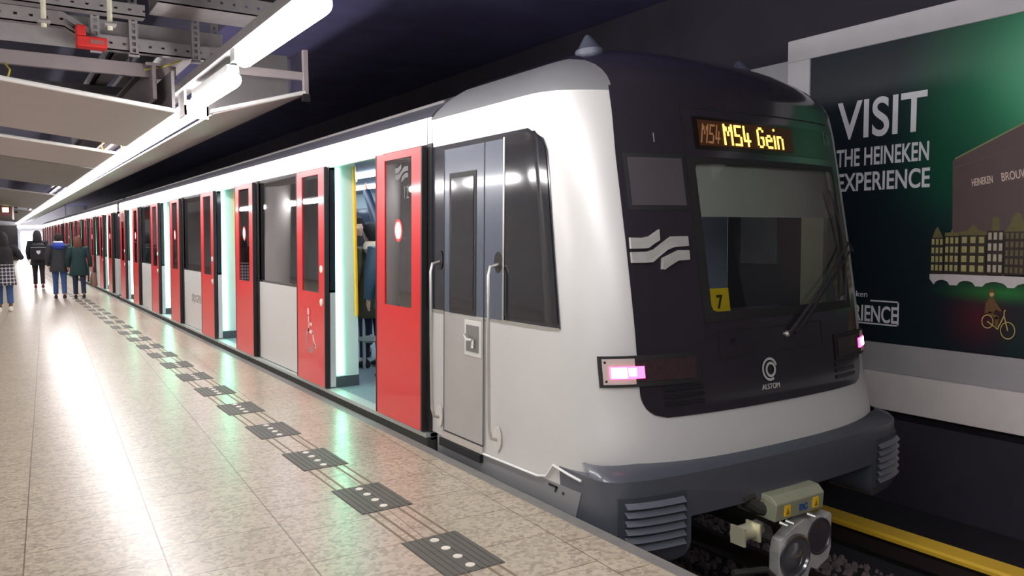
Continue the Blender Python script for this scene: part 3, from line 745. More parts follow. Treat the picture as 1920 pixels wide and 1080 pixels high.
# wiper
mb = MB()
def P(w_, z_, off): return S(w_, z_, off)
mb.tube([P(.14, .996, .03), P(.40, 1.19, .05), P(1.03, 1.60, .05)], [.016, .012, .008], 8)
mb.tube([P(.20, 1.0, .03), P(.42, 1.16, .05), P(1.09, 1.56, .05)], [.014, .012, .008], 8)
mb.tube([P(1.02, 1.61, .05), P(1.10, 1.57, .05), P(1.16, 1.54, .04)], .008, 6)
wip = mb.build('wiper', mat('wiper_black', (40, 38, 40), .5), CAR1)
mb = MB(); mb.tube([P(.86, 2.0, .03), P(.95, 1.78, .035), P(1.0, 1.58, .04), P(.90, 1.16, .03)], .007, 6); mb.build('wiper_blade', MATS['wiper_black'], wip)
MB().lathe([(.022, -.02), (.022, .012), (.012, .02), (.0001, .02)], S(.14, .996, .01), (0, -1, 0), 12).build('wiper_pivot', STEEL, wip)
# yellow number card behind the screen
mb = MB(); patch(mb, -.575, -.375, 1.178, 1.335, 3, 3, -.012); card = mb.build('number_card', mat('card_yellow', (240, 214, 20), .5), CAR1)
q0, q1, qz = Vector(S(-.50, 1.205, -.004)), Vector(S(-.40, 1.205, -.004)), Vector(S(-.50, 1.26, -.004))
text('lettering', '7', .125, mat('card_ink', (50, 50, 30), .5), frame(q0, q1 - q0, qz - q0), card, .9, .002)
# roof fins
for s in (-1, 1):
    mb = MB(); x = XC + s * .80; 
    mb.loft([(x, 4.45, 2.93, .085, .12), (x, 4.45, 3.0, .085, .12), (x, 4.45, 3.01, .07, .10), (x, 4.46, 3.06, .04, .065), (x, 4.47, 3.10, .018, .03), (x, 4.47, 3.11, .008, .012)], 14)
    fo = mb.build('roof_antenna', mat('antenna_grey', (78, 82, 96), .4), CAR1)
# cab interior
mb = MB(); patch(mb, -.62, 1.05, 1.81, 2.22, 12, 4, -.05); mb.build('sun_blind', mat('blind', (196, 200, 186), .8, 0, .04, 3), CAR1)
MB().box(.2, 2.8, 5.2, 5.25, .2, 2.55).build('cab_bulkhead', mat('cab_wall', (44, 40, 44), .7, 0, .05, 3), CAR1, smooth=False)
MB().box(2.80, 2.85, 4.17, 5.0, .2, 2.45).build('cab_side_lining', mat('cab_wall', (44, 40, 44), .7), CAR1, smooth=False)
MB().box(2.79, 2.80, 4.44, 4.84, 1.42, 2.0).build('cab_side_pane', mat('cab_pane', (110, 106, 112), .3), CAR1, smooth=False)
MB().box(2.74, 2.79, 3.95, 4.16, .9, 2.02).build('cab_cream_panel', mat('cab_light', (206, 206, 178), .7), CAR1, smooth=False)
MB().box(2.35, 2.82, 5.02, 5.18, .2, 2.45).build('cab_cupboard', mat('cab_white', (150, 164, 186), .6), CAR1, smooth=False)
MB().box(1.2, 2.7, 3.95, 4.4, .8, 1.08).build('cab_desk', mat('cab_desk', (60, 56, 60), .6), CAR1, smooth=False, bevel=.04)
mb = MB(); mb.loft([(1.95, 4.75, .7, .24, .22), (1.95, 4.75, .85, .26, .24)], 16); mb.loft([(1.95, 4.95, .9, .22, .06), (1.95, 4.98, 1.3, .24, .07), (1.95, 5.0, 1.5, .14, .06)], 16); mb.tube([(1.95, 4.75, .2), (1.95, 4.75, .7)], .05)
mb.build('cab_seat', mat('cab_seat', (66, 54, 50), .8), CAR1)
MB().box(1.0, 2.2, 4.5, 4.7, 2.50, 2.53).build('cab_fill_light', emit('cab_fill_light', (1, .97, .9), 2.2), CAR1, smooth=False)  # added fill light, not a real lamp; brightens the cab interior
MB().box(.1, 2.9, 3.9, 5.5, .12, .2).build('cab_floor', DARKB, CAR1, smooth=False)

# ---- cab side: dark band, door, window, rails
def side_pt(y, z, off):
    # outside point on the platform-side flank / corner at a given y
    ys = yc(z) + .04 * hw(z) ** 2 + NB
    if y >= ys: return (XC - hw(z) - off, y, z)
    k = max(0.0, min(1, 1 - (y - yc(z) - .04 * hw(z) ** 2) / NB)); t = max(0, 1 - k ** NN) ** (1 / NN)
    p = Vector(S(-t * hw(z), z, 0)); n = Vector((-1, -.25 * (1 - (ys - y) / NB * 0) * (ys - y) / NB * 2, 0)).normalized()
    return tuple(p + n * off)
def side_patch(mb, z0, z1, f0, f1, off, ny_=6, nz=8, th=0):
    rows = [[side_pt(y, z, off) for y in lin_(f0(z), f1(z), ny_)] for z in lin_(z0, z1, nz)]
    if th: mb.slab(rows, (th, 0, 0))
    else: mb.grid(rows)
    return mb
K = lambda v: (lambda z: v)
def wfront(z):   # sloping front edge with rounded top corner
    e = 3.905 + (z - 1.1) * .145; r = .17; zt = 2.385
    if z > zt - r: e += r - math.sqrt(max(0, r * r - (z - zt + r) ** 2))
    return e
mb = MB(); side_patch(mb, 1.10, 2.385, wfront, K(5.60), .005, 14, 16); mb.build('side_band', BAND, CAR1, angle=.9)
def wf2(z): return wfront(z) + .014
mb = MB(); side_patch(mb, 1.13, 2.36, wf2, K(4.52), .009, 8, 12); mb.build('cab_side_window', mat('cab_glass', (26, 26, 34), .05, 0, .05, 3, coat=1), CAR1, angle=.9)
mb = MB(); side_patch(mb, 1.10, 2.355, K(4.525), K(4.545), .012, 1, 4); side_patch(mb, 1.09, 1.105, K(3.91), K(5.6), .010, 12, 1); mb.build('window_trim', STEEL, CAR1)
DGREY = mat('cab_door_blue_grey', (84, 92, 106), .22, 0, .03, 3, coat=.5)
cd = side_patch(MB(), 1.10, 2.345, K(4.79), K(5.375), .012, 2, 4, .01).build('cab_door', DGREY, CAR1, smooth=False)
side_patch(MB(), .165, 1.10, K(4.79), K(5.375), .012, 2, 4, .01).build('lower_panel', mat('door_silver', (178, 176, 172), .36, .3, .03, 5), cd, smooth=False)
side_patch(MB(), 1.10, 2.345, K(4.545), K(4.785), .011, 2, 4, .01).build('door_post', DGREY, CAR1, smooth=False)
mb = MB()
for y_ in (4.787, 5.378): side_patch(mb, .165, 2.35, K(y_ - .005), K(y_ + .005), .0135, 1, 4)
side_patch(mb, .160, .17, K(4.787), K(5.378), .0135, 1, 1); mb.build('door_gap', RUB, cd, smooth=False)
mb = MB(); side_patch(mb, 1.10, 2.16, K(4.895), K(5.29), .016, 2, 4, .01); fr_ = mb.build('door_window', RUB, cd, smooth=False)
side_patch(MB(), 1.14, 2.12, K(4.93), K(5.255), .019, 2, 4).build('glass', MATS['cab_glass'], fr_, smooth=False)
side_patch(MB(), .80, 1.065, K(4.815), K(5.055), .017, 2, 2, .008).build('handle_surround', mat('handle_white', (206, 206, 200), .4), cd, smooth=False, bevel=.01)
side_patch(MB(), .835, 1.03, K(4.845), K(5.025), .020, 2, 2, .002).build('handle_recess', mat('recess_grey', (120, 120, 116), .5), cd, smooth=False)
mb = MB(); mb.tube([(-.03, 4.99, .955), (-.045, 4.93, .93), (-.05, 4.865, .935)], [.016, .014, .01], 8); mb.tube([(-.02, 4.90, .93), (-.03, 4.89, .87)], .012, 8); mb.build('door_handle', STEEL, cd)
side_patch(MB(), .105, .16, K(4.79), K(5.40), .02, 2, 1, .02).build('kick_plate', STEEL, cd, smooth=False)
for yy in (5.455, 4.60):
    zt, zb = (1.50, .17)
    mb = MB(); x0 = -.035
    mb.tube([(sx(zt) + .01, yy, zt - .01), (x0 - .012, yy + .005, zt - .03), (x0 - .03, yy, zt - .09), (x0 - .035, yy, .9), (x0 - .035, yy, zb + .16), (x0 - .02, yy, zb + .10), (.0, yy, zb + .08)], .0125, 10)
    gr = mb.build('grab_rail', STEEL, CAR1)
    mb = MB()
    for zc_, m_ in ((1.50, BAND), (.25, SILVER)):
        pass
    rr = MB(); rr.prism([(sx(1.5) - .014, yy + .05 * math.cos(k * PI / 8), 1.50 + .075 * math.sin(k * PI / 8)) for k in range(16)], (.006, 0, 0)); rr.build('upper_cup', RUB, gr, smooth=False)
    rr = MB(); rr.prism([(-.012, yy + .05 * math.cos(k * PI / 8), .26 + .09 * math.sin(k * PI / 8)) for k in range(16)], (.01, 0, 0)); rr.build('lower_cup', mat('cup_silver', (214, 212, 206), .3, .2), gr, smooth=False)
# seams
mb = MB(); side_patch(mb, 2.40, 2.62, K(5.60), K(5.606), .003, 1, 2); mb.build('panel_joint', RUB, CAR1)
# skirt below the flank and the bumper
mb = MB(); mb.prism([(-.002, 5.5, .105), (-.002, 3.66, .125), (-.002, 3.72, -.06), (-.002, 3.9, -.2), (-.002, 5.5, -.2)], (.2, 0, 0)); sk = mb.build('side_skirt', mat('skirt_grey', (140, 140, 142), .4, .2, .03, 4), CAR1, smooth=False)
mb = MB(); stroke(mb, [(3.985, .10), (3.90, .10), (3.92, .07)], .016, -.006); stroke(mb, [(3.84, .078), (3.83, .078)], .018, -.006); mb.build('stencil_mark', RUB, sk, smooth=False)
mb = MB(); mb.tube([(-.012, 4.78, .112), (-.012, 4.1, .125), (-.012, 4.0, .15), (-.010, 3.93, .235), (-.008, 3.78, .215), (.0, 3.66, .20)], .009, 6); mb.build('edge_strip', WHITE, sk)
MB().box(-.03, .1, 4.80, 5.42, .04, .10).build('cab_step', DARKB, CAR1, smooth=False)
NBP = 7.0
def by(w_, z_):
    t = min(1, abs(w_) / 1.50); return 3.26 + .04 * w_ * w_ + .42 * (1 - max(0, 1 - t ** NBP) ** (1 / NBP)) + .10 * max(0, z_ - .12) 
def B(w_, z_, off=0): return (XC + w_, by(w_, z_) - off, z_)
WSAMP = [-1.499, -1.492, -1.478, -1.45, -1.40, -1.36, -1.30, -1.2, -1.0, -.8, -.5, -.2]; WSAMP = WSAMP + [0] + [-q for q in WSAMP[::-1]]
mb = MB(); mb.slab([[B(q, z) for q in WSAMP] for z in (-.02, .06, .14, .20, .24)], (0, .3, 0))
mb.grid([[B(q, .24) for q in WSAMP], [(XC + q * .985, by(q, .24) + .03, .275) for q in WSAMP], [(XC + q * .97, by(q, .24) + .14, .30) for q in WSAMP]])
bump = mb.build('bumper', SKIRT, CAR1, angle=.7)
for s in (-1, 1):
    ws_ = [q for q in lin_(.94, 1.36, 6)] + [1.41, 1.45, 1.478, 1.492, 1.499]
    rows = []
    for z in (-.02, -.1, -.18, -.22, -.255, -.28):
        inset = .0 if z > -.2 else (.012 if z > -.23 else (.035 if z > -.27 else .075))
        rows.append([B(s * (.94 + inset + (q - .94) * (1.499 - .94 - 2 * inset) / (1.499 - .94)), z, -inset * .4) for q in ws_])
    MB().slab(rows, (0, .36, 0)).build('corner_pad', SKIRT, bump, angle=.7)
    g = MB(); g.slab([[B(s * q, z, .012) for q in lin_(.985, 1.43, 6)] for z in lin_(-.205, .150, 4)], (0, .02, 0)); gr = g.build('grille', mat('grille_frame', (60, 63, 70), .4, 0, .05, 5, coat=.3), bump, smooth=False)
    g = MB()
    for k in range(6):
        z0 = -.17 + k * .051
        rows = [[B(s * q, z0, .014) for q in lin_(1.01, 1.40, 6)], [B(s * q, z0 + .006, .04) for q in lin_(1.01, 1.40, 6)], [B(s * q, z0 + .034, .014) for q in lin_(1.01, 1.40, 6)]]
        g.slab(rows, (0, .008, 0))
    plabel(g.build('slats', mat('slat_grey', (96, 99, 108), .35, 0, .05, 5, coat=.3), gr, smooth=False), 'six slanted louvre slats')
# coupler
CY = 3.17
cp = MB().tube([(1.5, 5.2, -.30), (1.5, CY + .25, -.32)], .09, 12).build('coupler', mat('coupler_iron', (70, 68, 62), .6, .4, .15, 6), CAR1)
face = [(-.27, -.02), (-.25, .06), (-.12, .13), (-.02, .155), (.16, .15), (.20, .12), (.26, .15), (.28, .13), (.28, -.10), (.25, -.17), (.13, -.22), (.06, -.19), (.03, -.26), (-.05, -.22), (-.27, -.24)]
CZ = -.35
# plate as ring of triangles around two round holes is replaced by a plate with bowls proud of it
mb = MB(); mb.prism([(1.5 + a, CY, CZ + b) for a, b in face], (0, .08, 0)); mb.build('face_plate', mat('cast_steel', (196, 194, 190), .45, .2, .1, 12), cp, smooth=False, bevel=.006)
bowl = [(.150, -.001), (.150, .016), (.136, .018), (.128, .004), (.11, .002), (.07, .003), (.0001, .004)]
MB().lathe([(r * 1.0, h) for r, h in bowl], (1.385, CY, CZ - .07), (0, -1, 0), 28).build('cone_socket', mat('polished_steel', (150, 150, 154), .22, .8, .08, 6), cp, angle=.4)
bowl2 = [(.125, -.001), (.125, .010), (.115, .012), (.108, .003), (.06, .003), (.0001, .003)]
MB().lathe(bowl2, (1.64, CY, CZ + .01), (0, -1, 0), 28).build('funnel_socket', mat('socket_dark', (84, 80, 90), .3, .5, .1, 6), cp, angle=.4)
mb = MB(); mb.lathe([(.10, .004), (.07, .02), (.03, .034), (.0001, .036)], (1.37, CY, CZ - .08), (0, -1, 0), 24); mb.build('cone', MATS['polished_steel'], cp)
eh = MB(); eh.prism([(1.16, CY - .02, -.145), (1.16, CY - .03, -.03), (1.17, CY + .02, .01), (1.17, CY + .30, .03), (1.17, CY + .30, -.14)], (.49, .0, .0)); eh = eh.build('electrical_head', mat('olive_grey', (158, 160, 136), .5, .2, .08, 9), cp, smooth=False, bevel=.008)
plates = MB(); 
for x_ in (1.245, 1.515): plates.box(x_, x_ + .062, CY - .036, CY - .030, -.115, -.045)
mb = MB()
for x_ in (1.24, 1.53): mb.box(x_, x_ + .055, CY - .034, CY - .024, -.118, -.050)
mb.build('warning_sticker', mat('sticker_yellow', (236, 190, 30), .5), cp, smooth=False)
mb = MB()
for x_ in (1.2675, 1.5575): mb.prism([(x_ - .018, CY - .0345, -.108), (x_ + .018, CY - .0345, -.108), (x_, CY - .0345, -.066)], (0, .0008, 0))
mb.build('warning_triangle', mat('sticker_ink', (150, 104, 20), .5), cp, smooth=False)
text('lettering', 'DC', .055, mat('sticker_blue', (30, 84, 150), .5), frame((1.385, CY - .034, -.105), (1, 0, 0), (0, 0, 1)), cp, 1.0, .003)
mb = MB()
for x_ in (1.23, 1.30, 1.44, 1.50): mb.tube([(x_, CY + .2, .02), (x_, CY + .2, .06)], .01, 8)
for x_ in (1.20, 1.26, 1.48): mb.tube([(x_, CY - .02, -.15), (x_ + .03, CY - .06, -.165)], .012, 8)
mb.build('bolts', STEEL, cp)
mb = MB(); mb.tube([(.84, CY + .02, -.165), (.99, CY + .02, -.165)], .05, 16); mb.box(.835, .85, CY - .05, CY + .06, -.222, -.108); mb.box(.975, .99, CY - .05, CY + .06, -.222, -.108); mb.build('air_cylinder', mat('cylinder_zinc', (226, 222, 190), .35, .5), cp)
mb = MB(); mb.tube([(.85, CY + .05, -.42), (1.10, CY, -.44), (1.16, CY - .02, -.50), (1.12, CY - .02, -.62), (1.0, CY, -.72)], .022, 8); mb.tube([(1.02, CY + .02, -.165), (1.2, CY + .1, -.25), (1.3, CY + .2, -.3)], .06, 8); mb.build('uncoupling_lever', MATS['coupler_iron'], cp)
mb = MB(); mb.tube([(1.05, CY + .12, -.02), (1.12, CY + .1, -.07), (1.22, CY + .08, -.10)], .045, 10); mb.tube([(1.0, CY + .1, .0), (1.1, CY + .1, .01)], .02, 8); mb.build('hose_joint', MATS['coupler_iron'], cp)

# ---- passenger part of a car
DW = .87; HO = .67
def wallseg(mb, y0, y1, z0, z1, off=0.0, th=.06):
    mb.prism([(sx(z0) - off, y0, z0), (sx(z1) - off, y0, z1), (sx(z1) - off + th, y0, z1), (sx(z0) - off + th, y0, z0)], (0, y1 - y0, 0))
def plate(mb, y0, y1, z0, z1, x, th=.002):   # plate following the lean with its outer face at offset x outside the wall
    mb.prism([(sx(z0) - x, y0, z0), (sx(z1) - x, y0, z1), (sx(z1) - x + th, y0, z1), (sx(z0) - x + th, y0, z0)], (0, y1 - y0, 0))
def ringpts(y, z, ry, rz, n=24): return [(y + ry * math.cos(2 * PI * k / n), z + rz * math.sin(2 * PI * k / n)) for k in range(n)]
WSTK = mat('sticker_white', (240, 236, 232), .5); RSTK = mat('sticker_red', (220, 60, 60), .5)
PICT = mat('pictogram_pink', (246, 190, 186), .5)
FADE = mat('faded_mark', (84, 80, 80), .5)
def make_door(car, y0, y1, near, detail, wheelchair=False, number=False):
    d = MB(); 
    ga, gb, gz0, gz1 = y0 + .17, y1 - .17, 1.09, 2.34
    for a_, b_, c_, e_ in [(y0, y1, .10, gz0), (y0, y1, gz1, 2.40), (y0, ga, gz0, gz1), (gb, y1, gz0, gz1)]: plate(d, a_, b_, c_, e_, .062, .04)
    d = d.build('sliding_door', RED, car, smooth=False)
    g = MB(); plate(g, ga - .01, gb + .01, gz0 - .01, gz1 + .01, .054, .012); g.build('door_glass', GLASS_DOOR, d, smooth=False)
    r = MB(); plate(r, y0 - .022, y0, .10, 2.40, .064, .046); plate(r, y1, y1 + .022, .10, 2.40, .064, .046)
    r.build('rubber_edge', RUB, d, smooth=False)
    if not detail: return d
    if near:      # warning roundel on the panel nearest the camera
        ym = (y0 + y1) / 2; zc_ = 1.735
        s = MB(); s.prism([(sx(zc_) - .056, a_, b_) for a_, b_ in ringpts(ym, zc_, .082, .098)], (.001, 0, 0)); s.build('warning_roundel', RSTK, d, smooth=False)
        s = MB(); s.prism([(sx(zc_) - .0575, a_, b_) for a_, b_ in ringpts(ym, zc_, .06, .075)], (.001, 0, 0)); s.build('roundel_centre', WSTK, d, smooth=False)
    else:
        for zc_ in (1.345, .995):
            s = MB(); s.lathe([(.04, 0), (.04, .008), (.028, .012), (.0001, .012)], (sx(zc_) - .062, y0 + .085, zc_), (-1, 0, 0), 16); s.build('push_button', mat('button_white', (226, 228, 214), .4), d)
    if wheelchair:
        s = MB(); x = -.066 + sx(.65); c0 = (y0 + y1) / 2
        s.prism([(x, a_, b_) for a_, b_ in ringpts(c0 + .05, .87, .034, .042)], (.0015, 0, 0))
        # pictogram faces right in the view: smaller y is to the right
        stroke(s, [(c0 + .045, .81), (c0 + .045, .66), (c0 - .07, .645), (c0 - .13, .50), (c0 - .165, .515)], .042, x)
        stroke(s, [(c0 + .045, .74), (c0 - .05, .735)], .034, x)
        arc = [(c0 + .02 + .115 * math.cos(a_), .56 + .125 * math.sin(a_)) for a_ in [1.35 - .0 + k * .33 for k in range(0, 14)]]
        arc = [(c0 + .01 + .115 * math.cos(a_), .56 + .125 * math.sin(a_)) for a_ in [1.0 - k * .3 for k in range(0, 0)] + [1.25 - k * .32 for k in range(14)]]
        stroke(s, arc, .036, x)
        s.build('wheelchair_pictogram', PICT, d, smooth=False)
    if number:
        ym = (y0 + y1) / 2
        text('lettering', '12', .15, FADE, frame((sx(2.1) - .0565, y0 + .345, 2.0), (0, -1, 0), (.017, 0, 1)), d, .8, 0, extrude=.0005)
        s = MB()
        for p in EM:
            s.prism([(sx(2.2) - .056, ym + .12 - (a_ + 1.11) * .62 - .06, 2.215 + (b_ - 1.59) * .62) for a_, b_ in p], (.0006, 0, 0))
        s.build('emblem', FADE, d, smooth=False)
    return d
def make_body(car, ya, yb, doors, detail):
    # ya..yb passenger section, doors = centres
    sides = MB(); edges = [ya] + [v for c in doors for v in (c - HO, c + HO)] + [yb]
    for a_, b_ in zip(edges[0::2], edges[1::2]): wallseg(sides, a_, b_, .10, 1.10)
    wallseg(sides, ya, yb, 2.42, 2.63)
    sides.box(2.94, 3.0, ya, yb, .1, 1.1); sides.box(2.90, 2.96, ya, yb, 2.4, 2.63)
    sides.build('side_wall', SILVER, car, smooth=False)
    # shallow joints in the cantrail
    j = MB()
    for c in doors: plate(j, c - HO - DW, c - HO - DW + .006, 2.42, 2.63, .002)
    j.build('panel_joint', RUB, car, smooth=False)
    for a_, b_ in zip(edges[0::2], edges[1::2]):
        if b_ - a_ < .95: 
            f = MB(); wallseg(f, a_, b_, 1.10, 2.42, -.004, .05); f.build('window_pillar', BAND, car, smooth=False); continue
        w_ = MB(); wallseg(w_, a_ + .04, b_ - .04, 1.10, 2.42, -.012, .012); wo = w_.build('side_window', GLASS_SIDE, car, smooth=False)
        f = MB()
        for p, q in ((a_, a_ + .05), (b_ - .05, b_)): wallseg(f, p, q, 1.10, 2.42, .0, .06)
        wallseg(f, a_, b_, 2.38, 2.42, .0, .06); wallseg(f, a_, b_, 1.10, 1.125, .0, .06)
        f.build('window_frame', BAND, wo, smooth=False)
    # dark strips next to the parked doors
    for c in doors:
        for e in (c - HO - DW - .09, c + HO + DW + .02):
            f = MB(); plate(f, e, e + .07, .10, 2.42, .012, .012); f.build('door_guide', RUB, car, smooth=False)
    s = MB(); s.box(-.03, .2, ya, yb, -.06, .05); s.build('sill', mat('sill_dark', (70, 70, 66), .6, .2, .1, 6), car, smooth=False)
    s = MB(); s.box(-.045, .08, ya, yb, .055, .09); s.build('sill_lip', mat('sill_lip', (178, 186, 180), .4, .3, .05, 6), car, smooth=False)
    f = MB(); f.box(.0, 2.95, ya, yb, .03, .085); f.build('floor_pan', INTF, car, smooth=False)
    f = MB(); f.box(.07, 2.92, ya, yb, 2.47, 2.52); f.box(2.86, 2.9, ya, yb, .09, 1.1); f.box(2.86, 2.9, ya, yb, 1.1, 2.47); f.build('interior_lining', INTW, car, smooth=False)
    f = MB()
    for a_, b_ in zip(edges[1::2][:-1], edges[2::2]): pass
    for a_, b_ in zip(edges[0::2], edges[1::2]):
        if b_ - a_ > 1: f.box(2.845, 2.862, a_ + .1, b_ - .1, 1.1, 2.2)
    f.build('far_window', mat('far_glass', (34, 44, 66), .06, 0, .05, 3, coat=.8), car, smooth=False)
    f = MB()
    for x_ in (1.02, 2.0): f.box(x_ - .07, x_ + .07, ya + .2, yb - .2, 2.43, 2.475)
    f.build('ceiling_light', CARL, car, smooth=False)
    # roof
    rows = []
    hwz = XC - LEAN * 2.63
    prof = [(-hwz * max(0, 1 - q ** 1.3) ** .42, 2.63 + .40 * q) for q in (0, .06, .14, .24, .36, .48, .6, .7, .8, .88, .95, 1)]
    prof = prof + [(-a_, b_) for a_, b_ in prof[-2::-1]]
    rows = [[(XC + a_, y, b_) for a_, b_ in prof] for y in (ya, yb)]
    r = MB(); r.grid(rows)
    n = r.add(rows[0]); r.face(list(range(n, n + len(rows[0])))); n = r.add(rows[1]); r.face(list(range(n, n + len(rows[1])))[::-1])
    ro = r.build('roof', ROOF, car, angle=.9)
    gx, gz = XC - hwz * (1 - .36 ** 1.3) ** .42, 2.63 + .40 * .36 + .008
    MB().tube([(gx, ya + .1, gz), (gx, yb - .1, gz)], .012, 6).build('gutter', GALV, ro)
    u = MB(); u.box(.35, 2.65, ya + .2, yb - .2, -.75, .03)
    u.build('underframe', DARKB, car, smooth=False)
    # seats along the far side
    st = MB()
    for a_, b_ in zip(edges[0::2], edges[1::2]):
        if b_ - a_ > 1.5: st.box(2.4, 2.86, a_ + .2, b_ - .2, .42, .52); st.box(2.74, 2.86, a_ + .2, b_ - .2, .52, .98)
    st.build('bench_seat', mat('seat_blue', (30, 60, 120), .8, 0, .2, 30), car, smooth=False, bevel=.03)
    for i, c in enumerate(doors):
        y_ = c + HO
        p = MB(); p.box(.035, .33, y_ + .02, y_ + .06, .20, 2.47); p = p.build('draught_screen', MINT, car, smooth=False, bevel=.006)
        MB().box(.035, .33, y_ + .018, y_ + .062, .085, .20).build('foot', mat('foot_dark', (70, 80, 84), .5), p, smooth=False)
        MB().box(.085, .155, y_ + .008, y_ + .02, .22, 2.40).build('light_strip', STRIP, p, smooth=False)
        MB().tube([(.305, y_ - .01, .84), (.305, y_ - .01, 2.42)], .018, 10).build('grab_pole', YELLOW, p)
        p = MB(); p.box(.075, .33, c - HO - .06, c - HO - .02, .085, 2.47); p.build('draught_screen', MINT, car, smooth=False)
        # door portal reveal
        p = MB(); p.box(.0 + sx(2.4), .09, c - HO, c + HO, 2.40, 2.44); p.build('door_header', MINT, car, smooth=False)
        nd = make_door(car, c - HO - DW, c - HO, True, detail, False, i == 0 and detail == 2)
        fd = make_door(car, c + HO, c + HO + DW, False, detail, i == 0 and detail == 2)

D1 = [7.22 + 4.9 * k for k in range(4)]
make_body(CAR1, YB, 24.05, D1, 2)
# faint mark on the second lower panel
mb = MB()
for p in EM: mb.prism([(.012 - .004, 14.75 - (a_ + 1.11) * .8, .62 + (b_ - 1.59) * .8) for a_, b_ in p], (.002, 0, 0))
mb.build('emblem', mat('panel_mark', (150, 146, 140), .5), CAR1, smooth=False)
text('lettering', 'GVB', .19, MATS['panel_mark'], frame((.007, 14.38, .56), (0, -1, 0), (.017, 0, 1)), CAR1, 1.0, .004)
# vestibule fittings seen through the first door
mb = MB(); mb.loft([(.86, 9.15, .40, .10, .36), (.86, 9.15, .43, .13, .42), (.86, 9.15, .47, .12, .41), (.86, 9.15, .485, .08, .36)], 24); mb.build('perch_seat', mat('perch_grey', (168, 172, 164), .5), CAR1)
MB().tube([(.80, 8.88, .085), (.80, 8.88, .80)], .02, 10).build('floor_pole', STEEL, CAR1)
mb = MB(); mb.tube([(.62, 8.6, 2.33), (.62, 10.6, 2.33)], .02, 10); mb.tube([(.62, 9.2, 2.33), (.62, 9.2, 2.46)], .014, 8); mb.tube([(.62, 10.2, 2.33), (.62, 10.2, 2.46)], .014, 8); mb.build('ceiling_rail', STEEL, CAR1)

BEL = mat('bellows', (30, 30, 34), .8)
def bellows(car, y0, y1):
    mb = MB(); n = 10
    rows = []
    for k in range(n + 1):
        d = .06 if k % 2 else .0; y = y0 + (y1 - y0) * k / n
        rows.append([(.22 + d, y, .0), (.22 + d, y, 2.5 - d), (.4, y, 2.66 - d), (2.6, y, 2.66 - d), (2.78 - d, y, 2.5 - d), (2.78 - d, y, .0)])
    mb.grid(rows); mb.build('gangway_bellows', BEL, car, smooth=False)
bellows(CAR1, 24.05, 24.55)
# marker light by the first gap
MB().lathe([(.04, 0), (.04, .02), (.0001, .03)], (.02, 23.9, 2.3), (-1, 0, 0), 12).build('marker_lamp', WHITE, CAR1)
CAR2 = thing('metro_car', 'second metro car, behind the first dark gap, seen between the people and the near car', 'metro car', (0, 0, 0), 0, 'cars of the metro train')
make_body(CAR2, 24.55, 43.9, [26.85 + 4.9 * k for k in range(4)], 1)
bellows(CAR2, 43.9, 44.4)
CAR3 = thing('metro_car', 'farthest metro car, a thin sliver above the heads of the walkers', 'metro car', (0, 0, 0), 0, 'cars of the metro train')
make_body(CAR3, 44.4, 63.7, [46.7 + 4.9 * k for k in range(4)], 0)
MB().box(.05, 2.95, 63.7, 63.76, .05, 2.63).build('end_wall', SILVER, CAR3, smooth=False)

# ================================================================== PEOPLE
SKIN = mat('skin', (214, 168, 146), .55, 0, .04, 20)
SKIN2 = mat('skin_brown', (120, 82, 62), .55, 0, .04, 20)
def smat(name, rgb, rough=.85, noise=.12, scale=25): return mat(name, rgb, rough, 0, noise, scale)
def plaid():
    M = bpy.data.materials.new('plaid_cloth'); M.use_nodes = True
    nt = M.node_tree; b = nt.nodes['Principled BSDF']; tc = nt.nodes.new('ShaderNodeTexCoord'); prev = None
    for ax, sc in ((0, 26), (2, 24)):
        wv = nt.nodes.new('ShaderNodeTexWave'); wv.bands_direction = 'XYZ'[ax]; wv.inputs['Scale'].default_value = sc / 6.0
        nt.links.new(tc.outputs['Object'], wv.inputs['Vector'])
        gt = nt.nodes.new('ShaderNodeMath'); gt.operation = 'GREATER_THAN'; gt.inputs[1].default_value = .78; nt.links.new(wv.outputs['Fac'], gt.inputs[0])
        if prev is None: prev = gt
        else:
            ad = nt.nodes.new('ShaderNodeMath'); ad.operation = 'ADD'; nt.links.new(prev.outputs[0], ad.inputs[0]); nt.links.new(gt.outputs[0], ad.inputs[1]); prev = ad
    rp = nt.nodes.new('ShaderNodeValToRGB'); rp.color_ramp.elements[0].color = (*lin((40, 40, 52)), 1); rp.color_ramp.elements[1].color = (*lin((190, 186, 190)), 1)
    dv = nt.nodes.new('ShaderNodeMath'); dv.operation = 'MULTIPLY'; dv.inputs[1].default_value = .5; nt.links.new(prev.outputs[0], dv.inputs[0])
    nt.links.new(dv.outputs[0], rp.inputs[0]); nt.links.new(rp.outputs[0], b.inputs['Base Color']); b.inputs['Roughness'].default_value = .9
    return M
